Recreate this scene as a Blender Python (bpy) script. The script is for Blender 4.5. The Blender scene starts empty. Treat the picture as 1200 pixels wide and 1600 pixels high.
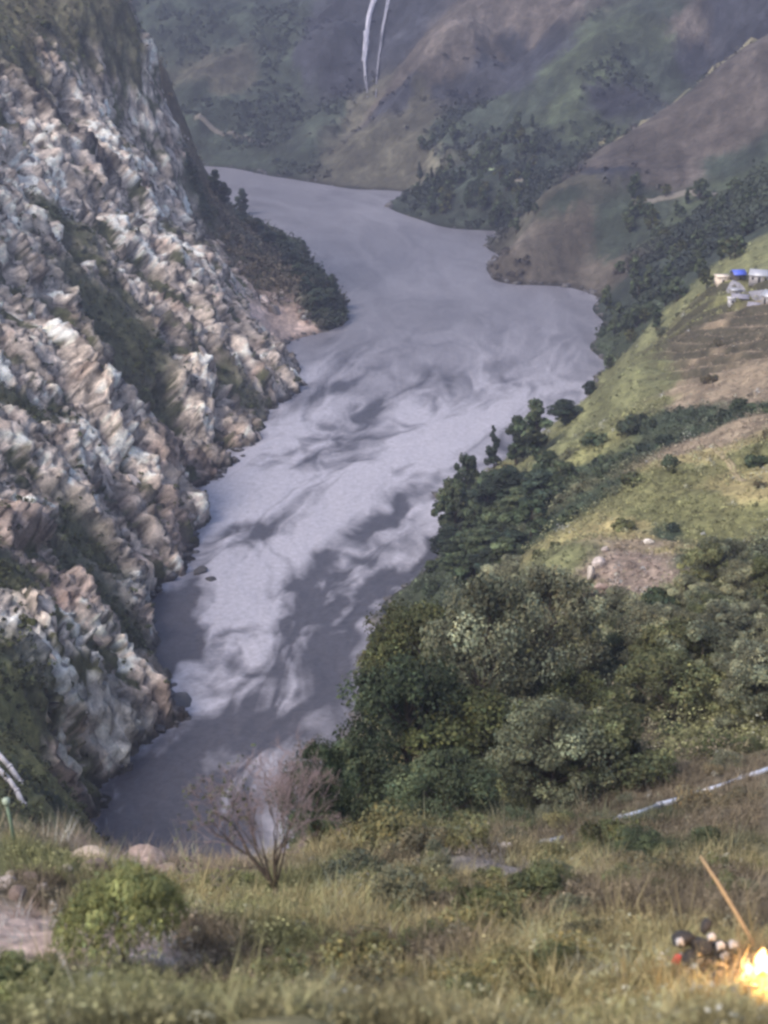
import bpy, bmesh, math, random
import numpy as np
from mathutils import Vector, Matrix

SC = bpy.context.scene
COL = SC.collection
rng = np.random.default_rng(7)
random.seed(7)

# ------------------------------------------------------------------ camera, sky, sun, exposure
CAM_H, PITCH, VFOV = 150.0, math.radians(21.3), math.radians(36.0)
cam_d = bpy.data.cameras.new('camera')
cam = bpy.data.objects.new('camera', cam_d)
COL.objects.link(cam)
cam.location = (0, 0, CAM_H)
cam.rotation_euler = (math.pi / 2 - PITCH, 0, 0)
cam_d.sensor_fit = 'VERTICAL'
cam_d.angle = VFOV
cam_d.clip_start, cam_d.clip_end = 0.5, 8000
cam_d.dof.use_dof = True
cam_d.dof.focus_distance = 330.0
cam_d.dof.aperture_fstop = 0.36
SC.camera = cam

SUN_EL, SUN_AZ = math.radians(48), math.radians(-125)     # azimuth measured from +Y towards +X
world = bpy.data.worlds.new('World')
SC.world = world
world.use_nodes = True
wn = world.node_tree
sky = wn.nodes.new('ShaderNodeTexSky')
sky.sky_type = 'NISHITA'
sky.sun_disc = False
sky.sun_elevation = SUN_EL
sky.sun_rotation = SUN_AZ
sky.air_density, sky.dust_density, sky.ozone_density = 1.0, 3.0, 1.5
bg = wn.nodes['Background']
bg.inputs['Strength'].default_value = 0.108
wn.links.new(sky.outputs[0], bg.inputs['Color'])

sun_d = bpy.data.lights.new('sun', 'SUN')
sun_d.energy, sun_d.angle, sun_d.color = 1.5, math.radians(24), (1.0, 0.91, 0.80)
sun = bpy.data.objects.new('sun', sun_d)
COL.objects.link(sun)
sdir = Vector((math.cos(SUN_EL) * math.sin(SUN_AZ), math.cos(SUN_EL) * math.cos(SUN_AZ), math.sin(SUN_EL)))
sun.rotation_euler = sdir.to_track_quat('Z', 'Y').to_euler()
sun.location = (0, 300, 600)

SC.view_settings.view_transform = 'Standard'
SC.view_settings.look = 'None'
SC.view_settings.exposure = 1.05
SC.view_settings.gamma = 1.0
SC.view_settings.use_curve_mapping = False
SC.render.engine = 'CYCLES'
SC.cycles.use_denoising = True
SC.cycles.max_bounces = 5
SC.cycles.volume_bounces = 1
SC.cycles.filter_width = 2.8

# ------------------------------------------------------------------ numeric helpers
FPX = 800 / math.tan(VFOV / 2)
CP, SP = math.cos(PITCH), math.sin(PITCH)


def ray(u, v):
    a, b = (np.asarray(u, float) - 600) / FPX, (800 - np.asarray(v, float)) / FPX
    d = np.stack([a, CP + b * SP, -SP + b * CP], -1)
    return d / np.linalg.norm(d, axis=-1, keepdims=True)


def at(u, v, dist):
    d = ray(u, v) * np.asarray(dist, float)[..., None]
    d[..., 2] += CAM_H
    return d


def shore(u, v):
    d = ray(u, v)
    return d * (-CAM_H / d[..., 2:3]) + np.array([0, 0, CAM_H])


def pix(P):
    x, y, z = P[..., 0], P[..., 1], P[..., 2] - CAM_H
    fwd = y * CP - z * SP
    up = y * SP + z * CP
    return 600 + FPX * x / fwd, 800 - FPX * up / fwd


def _hash(ix, iy, iz, seed):
    h = (ix.astype(np.uint32) * np.uint32(374761393) + iy.astype(np.uint32) * np.uint32(668265263)
         + iz.astype(np.uint32) * np.uint32(2147483647 - 58) + np.uint32(seed * 974711 + 13))
    h = (h ^ (h >> np.uint32(13))) * np.uint32(1274126177)
    h = (h ^ (h >> np.uint32(16))) * np.uint32(2246822519)
    return h ^ (h >> np.uint32(15))


_G = rng.normal(size=(256, 3)).astype(np.float32)
_G /= np.linalg.norm(_G, axis=1, keepdims=True)


def perlin(p, seed=0):
    p = np.asarray(p, np.float32)
    i = np.floor(p).astype(np.int32)
    f = p - i
    w = f * f * f * (f * (f * 6 - 15) + 10)
    out = 0
    for dx in (0, 1):
        wx = w[:, 0] if dx else 1 - w[:, 0]
        for dy in (0, 1):
            wy = w[:, 1] if dy else 1 - w[:, 1]
            for dz in (0, 1):
                wz = w[:, 2] if dz else 1 - w[:, 2]
                g = _G[_hash(i[:, 0] + dx, i[:, 1] + dy, i[:, 2] + dz, seed) & 255]
                dot = g[:, 0] * (f[:, 0] - dx) + g[:, 1] * (f[:, 1] - dy) + g[:, 2] * (f[:, 2] - dz)
                out = out + wx * wy * wz * dot
    return out * 1.5


def fbm(p, octaves=4, seed=0, gain=0.5):
    p = np.asarray(p, np.float32)
    a, s, t = 1.0, 0.0, 0.0
    for o in range(octaves):
        s = s + a * perlin(p, seed + o * 7)
        t += a
        a *= gain
        p = p * 2.03 + 11.3
    return s / t * 1.4


def ridged(p, octaves=4, seed=0):
    p = np.asarray(p, np.float32)
    a, s, t = 1.0, 0.0, 0.0
    for o in range(octaves):
        s = s + a * (1 - np.abs(perlin(p, seed + o * 5)) * 2)
        t += a
        a *= 0.5
        p = p * 2.07 + 5.1
    return s / t


def worley(p, seed=0):
    """F1, F2 and a random number per nearest cell."""
    p = np.asarray(p, np.float32)
    i = np.floor(p).astype(np.int32)
    f1 = np.full(len(p), 9.0, np.float32)
    f2 = f1.copy()
    cid = np.zeros(len(p), np.float32)
    tilt = np.zeros(len(p), np.float32)
    for dx in (-1, 0, 1):
        for dy in (-1, 0, 1):
            for dz in (-1, 0, 1):
                c = i + np.array([dx, dy, dz], np.int32)
                h = _hash(c[:, 0], c[:, 1], c[:, 2], seed)
                o = np.stack([(h & 1023), (h >> 10) & 1023, (h >> 20) & 1023], 1).astype(np.float32) / 1023
                d = np.linalg.norm(c + o - p, axis=1)
                near = d < f1
                f2 = np.where(near, f1, np.minimum(f2, d))
                cid = np.where(near, (h % np.uint32(997)).astype(np.float32) / 997, cid)
                g = _G[(h >> np.uint32(7)) & np.uint32(255)]
                tilt = np.where(near, ((p - c - o) * g).sum(1), tilt)
                f1 = np.where(near, d, f1)
    return f1, f2, cid, tilt


def smooth(a, b, x):
    t = np.clip((x - a) / (b - a), 0, 1)
    return t * t * (3 - 2 * t)


def mesh_from(name, V, F, mat=None, smooth_shade=True, colors=None, mat_index=None):
    """V (n,3), F list of arrays (m,3|4) or one array."""
    me = bpy.data.meshes.new(name)
    V = np.asarray(V, np.float32)
    FS = F if isinstance(F, list) else [F]
    FS = [np.asarray(f, np.int32) for f in FS if len(f)]
    me.vertices.add(len(V))
    me.vertices.foreach_set('co', V.ravel())
    tot = np.concatenate([np.full(len(f), f.shape[1], np.int32) for f in FS])
    loops = np.concatenate([f.ravel() for f in FS])
    me.loops.add(len(loops))
    me.loops.foreach_set('vertex_index', loops)
    me.polygons.add(len(tot))
    st = np.concatenate([[0], np.cumsum(tot)[:-1]]).astype(np.int32)
    me.polygons.foreach_set('loop_start', st)
    me.polygons.foreach_set('loop_total', tot)
    if smooth_shade:
        me.polygons.foreach_set('use_smooth', np.ones(len(tot), bool))
    if colors is not None:
        at_ = me.color_attributes.new('Col', 'FLOAT_COLOR', 'POINT')
        c4 = np.ones((len(V), 4), np.float32)
        c4[:, :colors.shape[1]] = colors
        at_.data.foreach_set('color', c4.ravel())
    if mat is not None:
        for m in (mat if isinstance(mat, (list, tuple)) else [mat]):
            me.materials.append(m)
    me.update(calc_edges=True)
    me.validate()
    return me


def link(name, me, parent=None, loc=None):
    o = bpy.data.objects.new(name, me)
    COL.objects.link(o)
    if parent is not None:
        o.parent = parent
    if loc is not None:
        o.location = loc
    return o


def tag(o, label, cat, group=None):
    o['label'] = label
    o['category'] = cat
    if group:
        o['group'] = group
    return o


def structure(o):
    o['kind'] = 'structure'
    return o


# ------------------------------------------------------------------ materials
def new_mat(name):
    m = bpy.data.materials.new(name)
    m.use_nodes = True
    return m, m.node_tree, m.node_tree.nodes['Principled BSDF']


def N(nt, t, **kw):
    n = nt.nodes.new(t)
    for k, v in kw.items():
        setattr(n, k, v)
    return n


def noise_node(nt, scale, detail=4, rough=0.6, vec=None, dist=0.0):
    n = N(nt, 'ShaderNodeTexNoise')
    n.inputs['Scale'].default_value = scale
    n.inputs['Detail'].default_value = detail
    n.inputs['Roughness'].default_value = rough
    n.inputs['Distortion'].default_value = dist
    if vec is not None:
        nt.links.new(vec, n.inputs['Vector'])
    return n


def mix_rgb(nt, fac, a, b, mode='MIX'):
    n = N(nt, 'ShaderNodeMix', data_type='RGBA', blend_type=mode)
    for sock, val in ((n.inputs['Factor'], fac), (n.inputs['A'], a), (n.inputs['B'], b)):
        pass
    def put(s, v):
        if hasattr(v, 'is_linked'):
            nt.links.new(v, s)
        else:
            s.default_value = v if not isinstance(v, tuple) else (v + (1,) if len(v) == 3 else v)
    put(n.inputs[0], fac)
    put(n.inputs[6], a)
    put(n.inputs[7], b)
    return n.outputs[2]


def ramp(nt, fac, stops):
    r = N(nt, 'ShaderNodeValToRGB')
    el = r.color_ramp.elements
    while len(el) < len(stops):
        el.new(0.5)
    for e, (p, c) in zip(el, stops):
        e.position = p
        e.color = tuple(c) + (1,) if len(c) == 3 else c
    nt.links.new(fac, r.inputs[0])
    return r.outputs[0]


def terrain_material(name, scales, bump, rough=0.9):
    """Vertex colour = land cover; two noises give the fine grain."""
    m, nt, b = new_mat(name)
    co = N(nt, 'ShaderNodeTexCoord').outputs['Object']
    at_ = N(nt, 'ShaderNodeVertexColor', layer_name='Col')
    n1 = noise_node(nt, scales[0], 6, 0.7, co, 0.4)
    n2 = noise_node(nt, scales[1], 5, 0.7, co, 0.2)
    f1 = ramp(nt, n1.outputs[0], [(0.3, (0.55, 0.55, 0.55)), (0.7, (1.5, 1.5, 1.45))])
    f2 = ramp(nt, n2.outputs[0], [(0.3, (0.7, 0.72, 0.7)), (0.7, (1.35, 1.3, 1.25))])
    c = mix_rgb(nt, 1.0, at_.outputs[0], f1, 'MULTIPLY')
    c = mix_rgb(nt, 1.0, c, f2, 'MULTIPLY')
    nt.links.new(c, b.inputs['Base Color'])
    b.inputs['Roughness'].default_value = rough
    b.inputs['Specular IOR Level'].default_value = 0.25
    bp = N(nt, 'ShaderNodeBump')
    bp.inputs['Strength'].default_value = 0.7
    bp.inputs['Distance'].default_value = bump
    ad = N(nt, 'ShaderNodeMath', operation='ADD')
    nt.links.new(n1.outputs[0], ad.inputs[0])
    nt.links.new(n2.outputs[0], ad.inputs[1])
    nt.links.new(ad.outputs[0], bp.inputs['Height'])
    nt.links.new(bp.outputs[0], b.inputs['Normal'])
    return m


# ------------------------------------------------------------------ the lie of the land
SHORE_L = [(310, 258), (330, 285), (400, 352), (470, 408), (520, 458), (538, 488), (500, 520), (445, 552), (462, 582),
           (420, 640), (385, 700), (340, 745), (292, 785), (302, 830), (304, 872), (262, 905), (228, 935), (230, 985), (236, 1030),
           (270, 1080), (298, 1108), (255, 1135), (205, 1180), (165, 1225), (135, 1290)]
SHORE_FAR = [(180, 243), (300, 251), (380, 266), (450, 279), (560, 296), (640, 303), (662, 345), (720, 358), (795, 364)]
SHORE_R = [(780, 400), (765, 428), (850, 446), (935, 468), (948, 520), (950, 572), (930, 610), (885, 655), (845, 690),
           (790, 725), (745, 745), (690, 780), (692, 830), (690, 872), (640, 912), (600, 945), (580, 1000), (565, 1060),
           (560, 1120), (520, 1190), (480, 1260), (460, 1340), (440, 1420)]
RIVER = [(330, 266), (400, 310), (480, 300), (480, 350), (560, 320), (600, 340), (640, 375), (700, 380), (740, 395), (560, 400), (560, 450), (650, 440), (700, 450),
         (850, 480), (640, 520), (570, 500), (500, 560), (800, 560), (900, 500), (900, 560), (600, 620), (500, 620), (760, 640), (520, 720), (400, 740), (640, 720), (850, 620), (430, 800),
         (560, 800), (640, 800), (350, 830), (400, 900), (520, 900), (640, 850), (330, 920), (300, 970), (300, 1040), (420, 1000), (520, 980), (420, 1060), (500, 1080), (340, 1110), (300, 1170),
         (420, 1170), (230, 1230), (350, 1260), (250, 1300), (400, 1330), (200, 1330)]
P = [  # u, v, distance along the ray
    # left cliff
    (0, 1100, 268), (0, 1250, 225), (60, 1200, 252), (100, 1100, 281), (150, 1050, 298), (0, 950, 295), (130, 900, 336), (190, 990, 322),
    (0, 800, 322), (150, 780, 370), (250, 700, 410), (240, 820, 385), (0, 600, 380), (150, 600, 428), (300, 600, 472), (380, 560, 503), (0, 400, 438),
    (150, 400, 488), (280, 400, 536), (342, 450, 554), (420, 520, 573), (0, 200, 520), (120, 220, 556), (205, 240, 580),
    (214, 214, 598), (268, 300, 592), (318, 380, 604), (224, 100, 610), (195, 0, 624), (100, 100, 580), (0, 0, 592), (150, 0, 606),
    (400, 400, 640), (340, 340, 655), (300, 280, 725), (460, 440, 622), (440, 480, 598), (500, 455, 622), (512, 478, 604), (370, 350, 690), (430, 400, 655),
    # far mountain
    (300, 200, 1010), (420, 215, 985), (300, 120, 1060), (400, 120, 1060), (300, 0, 1140), (450, 0, 1140), (450, 150, 1040),
    (540, 200, 985), (572, 155, 1020), (580, 60, 1066), (580, 0, 1090), (520, 60, 1052), (600, 115, 1008), (650, 70, 1018),
    (720, 5, 1030), (750, 60, 985), (700, 130, 960), (650, 200, 935), (645, 260, 900), (960, 40, 955), (900, 100, 925),
    (880, 160, 898), (800, 200, 885), (780, 90, 990), (760, 150, 945), (700, 250, 850), (720, 310, 800), (800, 300, 790), (850, 250, 840),
    (1000, 20, 960), (1000, 130, 905), (830, 20, 1010), (1180, 20, 960),
    # spur on the right and its face
    (1200, 60, 850), (1100, 130, 815), (1000, 195, 785), (950, 225, 770), (880, 275, 735), (840, 310, 715), (795, 395, 682),
    (1100, 250, 740), (1000, 320, 700), (1120, 310, 690), (900, 400, 682), (1000, 430, 630), (1100, 380, 630), (1180, 280, 680),
    (1200, 180, 745), (980, 500, 570), (970, 560, 530), (1050, 470, 540), (1100, 420, 545), (1200, 340, 585),
    # village crest, terraces, light green nose
    (1120, 440, 480), (1180, 430, 490), (1200, 390, 520), (1090, 490, 465), (1000, 550, 435), (945, 600, 415), (1100, 560, 400),
    (1200, 500, 430), (1200, 580, 370), (1050, 640, 365), (950, 650, 385), (860, 700, 360),
    # near bench
    (870, 860, 220), (940, 800, 245), (1000, 750, 265), (1100, 690, 290), (1200, 640, 310), (1000, 700, 330), (1100, 650, 345),
    (900, 760, 320), (830, 820, 300), (780, 850, 312), (720, 870, 350), (750, 900, 290), (800, 890, 255), (700, 1000, 222), (620, 1100, 190),
    (560, 1200, 165), (900, 1000, 175), (1000, 900, 205), (1100, 850, 225), (1200, 800, 235), (1050, 1100, 140), (1200, 1000, 160),
    (1200, 1150, 122), (900, 1290, 100), (1200, 1300, 86), (750, 1290, 98), (700, 1200, 130),
    # foreground slope
    (0, 1600, 36), (600, 1600, 38), (1200, 1600, 36), (0, 1500, 44), (600, 1500, 47), (1200, 1500, 42), (1000, 1400, 56),
    (600, 1400, 60), (200, 1400, 58), (0, 1400, 56), (100, 1330, 68), (230, 1350, 69), (0, 1300, 75), (330, 1392, 64), (430, 1412, 61),
    (520, 1352, 70), (600, 1300, 80), (900, 1350, 74), (1200, 1400, 58)]
W = [  # hidden or unseen ground, metres
    (-108, 700, 36), (-125, 800, 22), (-145, 880, 8), (-200, 700, 90), (-230, 800, 70), (-290, 900, 40), (-200, 600, 190), (-170, 450, 150), (-150, 300, 110),
    (-130, 200, 90), (-100, 120, 100), (135, 830, 30), (97, 800, 19), (196, 880, 54), (68, 480, 3), (60, 445, 8),
    (-12.5, 75, 93), (-18, 110, 60), (-25, 150, 30), (-33, 200, 4), (-6, 75, 95), (-9, 110, 62), (-12, 150, 30), (-17, 200, 3),
    (-22, 85, 90), (-35, 130, 58), (-45, 170, 38), (0, 12, 139), (-15, 12, 139), (15, 12, 139), (60, 40, 132), (-50, 40, 128),
    (90, 100, 118), (150, 200, 100), (180, 350, 85), (230, 500, 82), (300, 700, 130), (340, 900, 180), (0, 1300, 170),
    (-200, 1300, 190), (-420, 1100, 150), (250, 1200, 200), (0, 1600, 260), (400, 1300, 260), (-400, 1500, 260), (700, 900, 240), (500, 400, 200), (-500, 700, 240), (-400, 300, 190), (300, 100, 160), (-250, 60, 150)]

_sL, _sF, _sR = (np.array(shore(*np.array(s).T)) for s in (SHORE_L, SHORE_FAR, SHORE_R))
_rv = np.array(shore(*np.array(RIVER).T))
_rv[:, 2] = -5.0
_pp = np.array(P, float)
CPTS = np.concatenate([_sL, _sF, _sR, _rv, at(_pp[:, 0], _pp[:, 1], _pp[:, 2]), np.array(W, float),
                       np.array([[-190., 930, -4], [-260, 960, -3]]),
                       at([254, 276, 250, 240, 250, 288], [190, 228, 100, 20, 150, 240], [645, 690, 665, 700, 655, 740]) - np.array([0, 0, 17.])])


def lp(x, y):
    return np.stack([np.arctan2(x, y), 0.5 * np.log(x * x + y * y + 1e-9)], -1)


_C = lp(CPTS[:, 0], CPTS[:, 1])


def _kern(d2):
    return np.sqrt(d2 + 0.012 ** 2)


_n = len(_C)
_A = np.zeros((_n + 3, _n + 3))
_d2 = ((_C[:, None] - _C[None]) ** 2).sum(-1)
_A[:_n, :_n] = -_kern(_d2) + 2e-4 * np.eye(_n)
_A[:_n, _n] = 1
_A[:_n, _n + 1:] = _C
_A[_n:, :_n] = _A[:_n, _n:].T
_wt = np.linalg.solve(_A, np.concatenate([CPTS[:, 2], np.zeros(3)]))


def base_h(x, y):
    q = lp(np.asarray(x, float).ravel(), np.asarray(y, float).ravel())
    out = np.empty(len(q))
    for s in range(0, len(q), 40000):
        c = q[s:s + 40000].astype(np.float32)
        d2 = (c[:, None, 0] - _C[None, :, 0].astype(np.float32)) ** 2 + (c[:, None, 1] - _C[None, :, 1].astype(np.float32)) ** 2
        out[s:s + 40000] = -_kern(d2) @ _wt[:_n].astype(np.float32) + _wt[_n] + c @ _wt[_n + 1:]
    return out.reshape(np.shape(x))


# land cover: (u, v, class) points on the ground; dark greens in cliff chasms also paint in shade
COVER = '''
k 40 250|k 120 180|k 150 150|k 180 150|k 150 200|k 240 170|k 245 140|k 248 190|k 245 205|k 258 240|k 270 270|k 285 310|k 305 350|k 325 400|k 215 200|k 60 200|k 200 190|k 240 120|k 230 240|k 60 330|k 150 330|k 250 350|k 300 420|k 60 450|k 200 450|k 350 500|k 400 560|k 440 590
k 100 560|k 30 600|k 300 520|k 360 640|k 250 600|k 150 680|k 50 700|k 250 720|r 290 740|k 120 760|k 200 780|r 270 830|r 30 860|r 100 930|k 190 880|k 60 800
k 210 960|k 90 1000|k 180 1030|w 110 1140|w 140 1100|w 180 1140|k 230 1060|r 250 1090|r 120 1240|k 150 1200|w 215 950|w 90 1030|k 60 960
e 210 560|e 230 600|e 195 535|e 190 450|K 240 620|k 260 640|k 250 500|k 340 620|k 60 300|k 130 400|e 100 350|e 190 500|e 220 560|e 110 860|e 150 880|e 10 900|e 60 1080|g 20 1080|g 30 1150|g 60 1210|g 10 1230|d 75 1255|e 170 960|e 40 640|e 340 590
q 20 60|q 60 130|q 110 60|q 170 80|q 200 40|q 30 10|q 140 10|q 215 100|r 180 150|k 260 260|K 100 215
d 310 300|b 370 350|d 410 365|b 420 400|b 450 420|d 480 425|b 350 360|d 520 480|d 500 490|b 340 340|b 380 400|b 400 440|b 330 310|b 440 430|d 460 420|p 440 490|p 430 520|p 470 520|p 420 500|r 410 470
f 300 180|f 420 190|f 350 230|f 460 250|h 540 230|h 600 250|f 520 190|v 560 60|v 500 40|v 540 120|v 480 100|v 600 40|v 610 70|f 430 110|f 300 60|f 370 40|v 560 0|f 450 60|h 350 120|h 560 170|f 440 150
n 620 130|n 680 60|n 740 40|n 760 70|n 800 20|n 680 110|n 850 30|v 700 140|v 780 100|v 800 80|v 620 160|h 660 160|h 640 210|h 650 270|h 590 280|f 720 220|f 760 180|f 700 280|f 660 310|f 740 330|f 790 350
c 900 110|c 880 180|c 930 130|c 960 50|c 1000 60|f 850 170|f 820 230|f 840 270|f 1000 110|n 1060 40|v 1080 80|v 950 160|c 900 210|v 1150 30|v 1190 20|f 1020 20|v 830 110|v 780 160
n 1000 260|n 1080 200|n 1150 140|n 1190 100|n 1050 280|n 950 260|n 1120 220|h 900 290|h 860 300|j 830 370|j 800 420|j 860 400|j 900 360|j 930 430|j 780 415|j 850 430|v 940 270|f 880 320|f 960 350
f 980 380|f 1000 440|f 960 480|f 1040 420|c 1040 370|f 1100 350|c 1150 300|f 1150 250|c 1190 260|c 1180 320|f 1060 450|d 980 530|d 960 560|d 1000 500|f 1180 360|y 1190 385
g 1120 480|t 1150 490|t 1120 520|t 1180 540|t 1100 570|t 1150 590|t 1080 600|t 1190 620|t 1060 540|t 1100 620|y 1000 560|y 980 590|y 950 620|y 920 660|y 880 690|y 850 710|y 1030 600|y 1020 520|g 940 680|g 1000 640
d 1000 680|d 1050 660|d 1100 650|d 960 720|d 1150 650|d 900 740|g 960 690|d 900 800|d 850 790|d 800 780|d 760 830|d 720 830|d 780 880|d 720 900|e 860 740|g 900 730|e 860 780|e 890 780
s 1080 720|t 1110 690|g 1050 740|g 1100 780|s 1150 700|s 1180 760|g 1190 700|g 1000 800|s 960 820|s 980 840|t 1000 850|y 900 850|y 870 880|g 1050 800|s 1050 860|d 1040 830|e 1150 870|d 1120 870|d 1180 880|g 1100 830|g 1180 810
u 980 880|u 990 910|u 960 900|u 940 920|g 900 920|g 850 940|e 800 950|g 1100 920|g 1050 960|g 950 980|e 1150 960|g 1180 980|g 900 1050|e 800 1080|g 1000 1040|g 1080 1060|g 1180 1080|e 750 1150|e 850 1180|b 950 1150|g 1100 1150|b 1000 1200|e 700 1250|e 800 1250|b 1100 1230|b 1180 1280|b 1120 1300|e 960 1290|b 850 1150
s 540 1290|s 600 1320|s 500 1270|g 500 1320|s 660 1380|b 720 1350|z 780 1365|b 800 1400|s 820 1360|b 760 1400|s 700 1450|s 880 1360|b 900 1320|s 1000 1370|e 980 1340|b 1100 1380|s 950 1450|b 1080 1430
b 600 1500|s 720 1540|b 580 1560|s 780 1590|b 680 1480|s 850 1480|s 900 1550|s 1000 1500|g 950 1590|s 1050 1560|s 1150 1580|s 1100 1590|b 1000 1430|b 1140 1540
g 60 1310|s 110 1300|g 20 1350|g 80 1360|b 20 1390|p 30 1460|p 80 1490|p 150 1500|p 10 1445|p 110 1472|p 50 1480|p 180 1495|p 20 1480|p 195 1475|g 230 1420|s 300 1380|t 310 1360|g 360 1380|s 320 1410|g 420 1390|g 400 1430|s 480 1420
g 40 1540|g 120 1560|g 200 1530|g 250 1580|b 330 1480|b 300 1540|b 380 1500|g 440 1480|s 450 1560|b 420 1540|s 520 1460|g 60 1600|g 300 1600|b 500 1580|s 540 1530|r 230 1340|r 260 1360|b 190 1310
'''
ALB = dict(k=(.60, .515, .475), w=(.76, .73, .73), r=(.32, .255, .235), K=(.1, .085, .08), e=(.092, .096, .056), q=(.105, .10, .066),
           g=(.165, .166, .08), y=(.165, .172, .09), t=(.25, .20, .15), d=(.046, .060, .038), b=(.14, .115, .08), j=(.088, .077, .068),
           f=(.036, .047, .038), h=(.072, .069, .055), v=(.030, .032, .044), n=(.085, .073, .070), c=(.060, .076, .050),
           s=(.31, .265, .14), p=(.52, .40, .365), u=(.26, .205, .175), z=(.20, .18, .175))
_cl, _cu, _cv = [], [], []
for line in COVER.strip().splitlines():
    for it in line.split('|'):
        k_, a_, b_ = it.split()
        _cl.append(k_); _cu.append(float(a_)); _cv.append(float(b_))


def hit(u, v):
    """where the line of sight first meets the smooth ground or the water"""
    u = np.atleast_1d(np.asarray(u, float)); v = np.atleast_1d(np.asarray(v, float))
    d = ray(u, v)
    ts = np.exp(np.linspace(math.log(16), math.log(2200), 620))
    X = d[:, None, 0] * ts; Y = d[:, None, 1] * ts; Z = CAM_H + d[:, None, 2] * ts
    under = Z - np.maximum(base_h(X, Y), 0) < 0
    i = np.argmax(under, 1)
    i[~under.any(1)] = len(ts) - 1
    lo, hi = ts[np.maximum(i - 1, 0)], ts[i]
    for _ in range(18):
        m = (lo + hi) / 2
        un = CAM_H + d[:, 2] * m - np.maximum(base_h(d[:, 0] * m, d[:, 1] * m), 0) < 0
        hi = np.where(un, m, hi); lo = np.where(un, lo, m)
    p = d * hi[:, None]
    p[:, 2] += CAM_H
    return p


_ch = hit(_cu, _cv)
_CC = lp(_ch[:, 0], _ch[:, 1])
CLS = sorted(ALB)
_ci = np.array([CLS.index(c) for c in _cl])


def cover(x, y):
    """weights (n, classes) of the land cover at ground points, edges ragged by noise"""
    r = np.hypot(x, y)
    q0 = lp(x, y)
    nz = np.stack([x, y, 0 * x], -1) / np.clip(r * 0.05, 2, 60)[:, None]
    q = q0 + 0.012 * np.stack([fbm(nz, 4, 3), fbm(nz, 4, 31)], -1)
    nf = np.stack([q0[:, 0] * 160, q0[:, 1] * 160, 0 * x], -1)
    q = q + 0.006 * np.stack([fbm(nf, 3, 5), fbm(nf, 3, 35)], -1)
    out = np.zeros((len(x), len(CLS)), np.float32)
    onehot = np.eye(len(CLS), dtype=np.float32)[_ci]
    for s in range(0, len(q), 40000):
        c = q[s:s + 40000].astype(np.float32)
        d2 = (c[:, None, 0] - _CC[None, :, 0].astype(np.float32)) ** 2 + (c[:, None, 1] - _CC[None, :, 1].astype(np.float32)) ** 2
        w = 1.0 / (d2 + 2e-6) ** 3
        w /= w.sum(1, keepdims=True)
        out[s:s + 40000] = w @ onehot
    return out


def dip(x, y, z):
    """rock coordinates: along the fall of the ribs, across them, through them"""
    a = np.array([0.62, -0.22, -0.75]); a /= np.linalg.norm(a)
    n = np.array([0.72, -0.3, 0.62]); n -= a * (n @ a); n /= np.linalg.norm(n)
    b = np.cross(n, a)
    p = np.stack([x, y, z], -1)
    return np.stack([p @ a, p @ b, p @ n], -1)


def soil_bumps(x, y, r):
    q = np.stack([x, y, 0 * x], -1)
    near = 1 - smooth(70, 130, r)
    mid = smooth(70, 130, r) * (1 - smooth(450, 620, r))
    far = np.where(x < -8, smooth(820, 930, r), 0.45 * smooth(600, 680, r) + 0.55 * smooth(800, 900, r))
    return (near * (fbm(q / 7, 4, 11) * 1.0) + mid * (fbm(q / 24, 5, 12) * 2.4) + far * (ridged(np.stack([(0.72 * x + 0.69 * y) / 170, (0.69 * x - 0.72 * y) / 62, 0 * x], -1), 6, 14) - 0.45) * 21)


def terraces(x, y):
    """where the field terraces are, and how far across its step each point lies"""
    tu = smooth(60, 76, x + 0.05 * (y - 400)) * smooth(352, 368, y) * (1 - smooth(452, 472, y))
    q = (y + 1.05 * x + 3 * fbm(np.stack([x, y, 0 * x], -1) / 45, 3, 61)) / 10.5
    return tu, q - np.floor(q)


def ground(x, y):
    """height of the earth surface, with bumps (not the rock relief)"""
    x = np.asarray(x, float); y = np.asarray(y, float)
    b = base_h(x, y)
    r = np.hypot(x, y)
    fade = smooth(0.0, 14.0, b)
    z = b + soil_bumps(x, y, r) * fade
    # field terraces below the hamlet
    tu, fr = terraces(x, y)
    return z + tu * 2.9 * (smooth(0.62, 0.92, fr) - fr)


def ground1(x, y):
    return float(ground(np.array([x]), np.array([y]))[0])


# polar grid: even density in the picture, coarse skirt outside
az = np.concatenate([np.linspace(-0.62, -0.272, 40, endpoint=False), np.linspace(-0.272, 0.272, 540), np.linspace(0.272, 0.62, 41)[1:]])
rad = np.concatenate([np.geomspace(9, 100, 170, endpoint=False), np.geomspace(100, 230, 150, endpoint=False),
                      np.linspace(230, 660, 480, endpoint=False), np.geomspace(660, 1180, 230, endpoint=False), np.geomspace(1180, 2100, 40)])
NA, NR = len(az), len(rad)
AZ, RD = np.meshgrid(az, rad)
X, Y = (RD * np.sin(AZ)).ravel(), (RD * np.cos(AZ)).ravel()
R = RD.ravel()
Z = ground(X, Y)
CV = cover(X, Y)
ROCKW = sum(CV[:, CLS.index(c)] for c in 'kwrK') + 0.3 * CV[:, CLS.index('q')]
LEFT = (X < -8) & (Y > 180) & (Y < 800)
rockw = np.where(LEFT, np.clip(ROCKW * 1.4, 0, 1), 0).astype(np.float32)
left_bank = np.where(LEFT & (Z > -6), 1.0, 0.0)
V = np.stack([X, Y, Z], -1)
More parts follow.
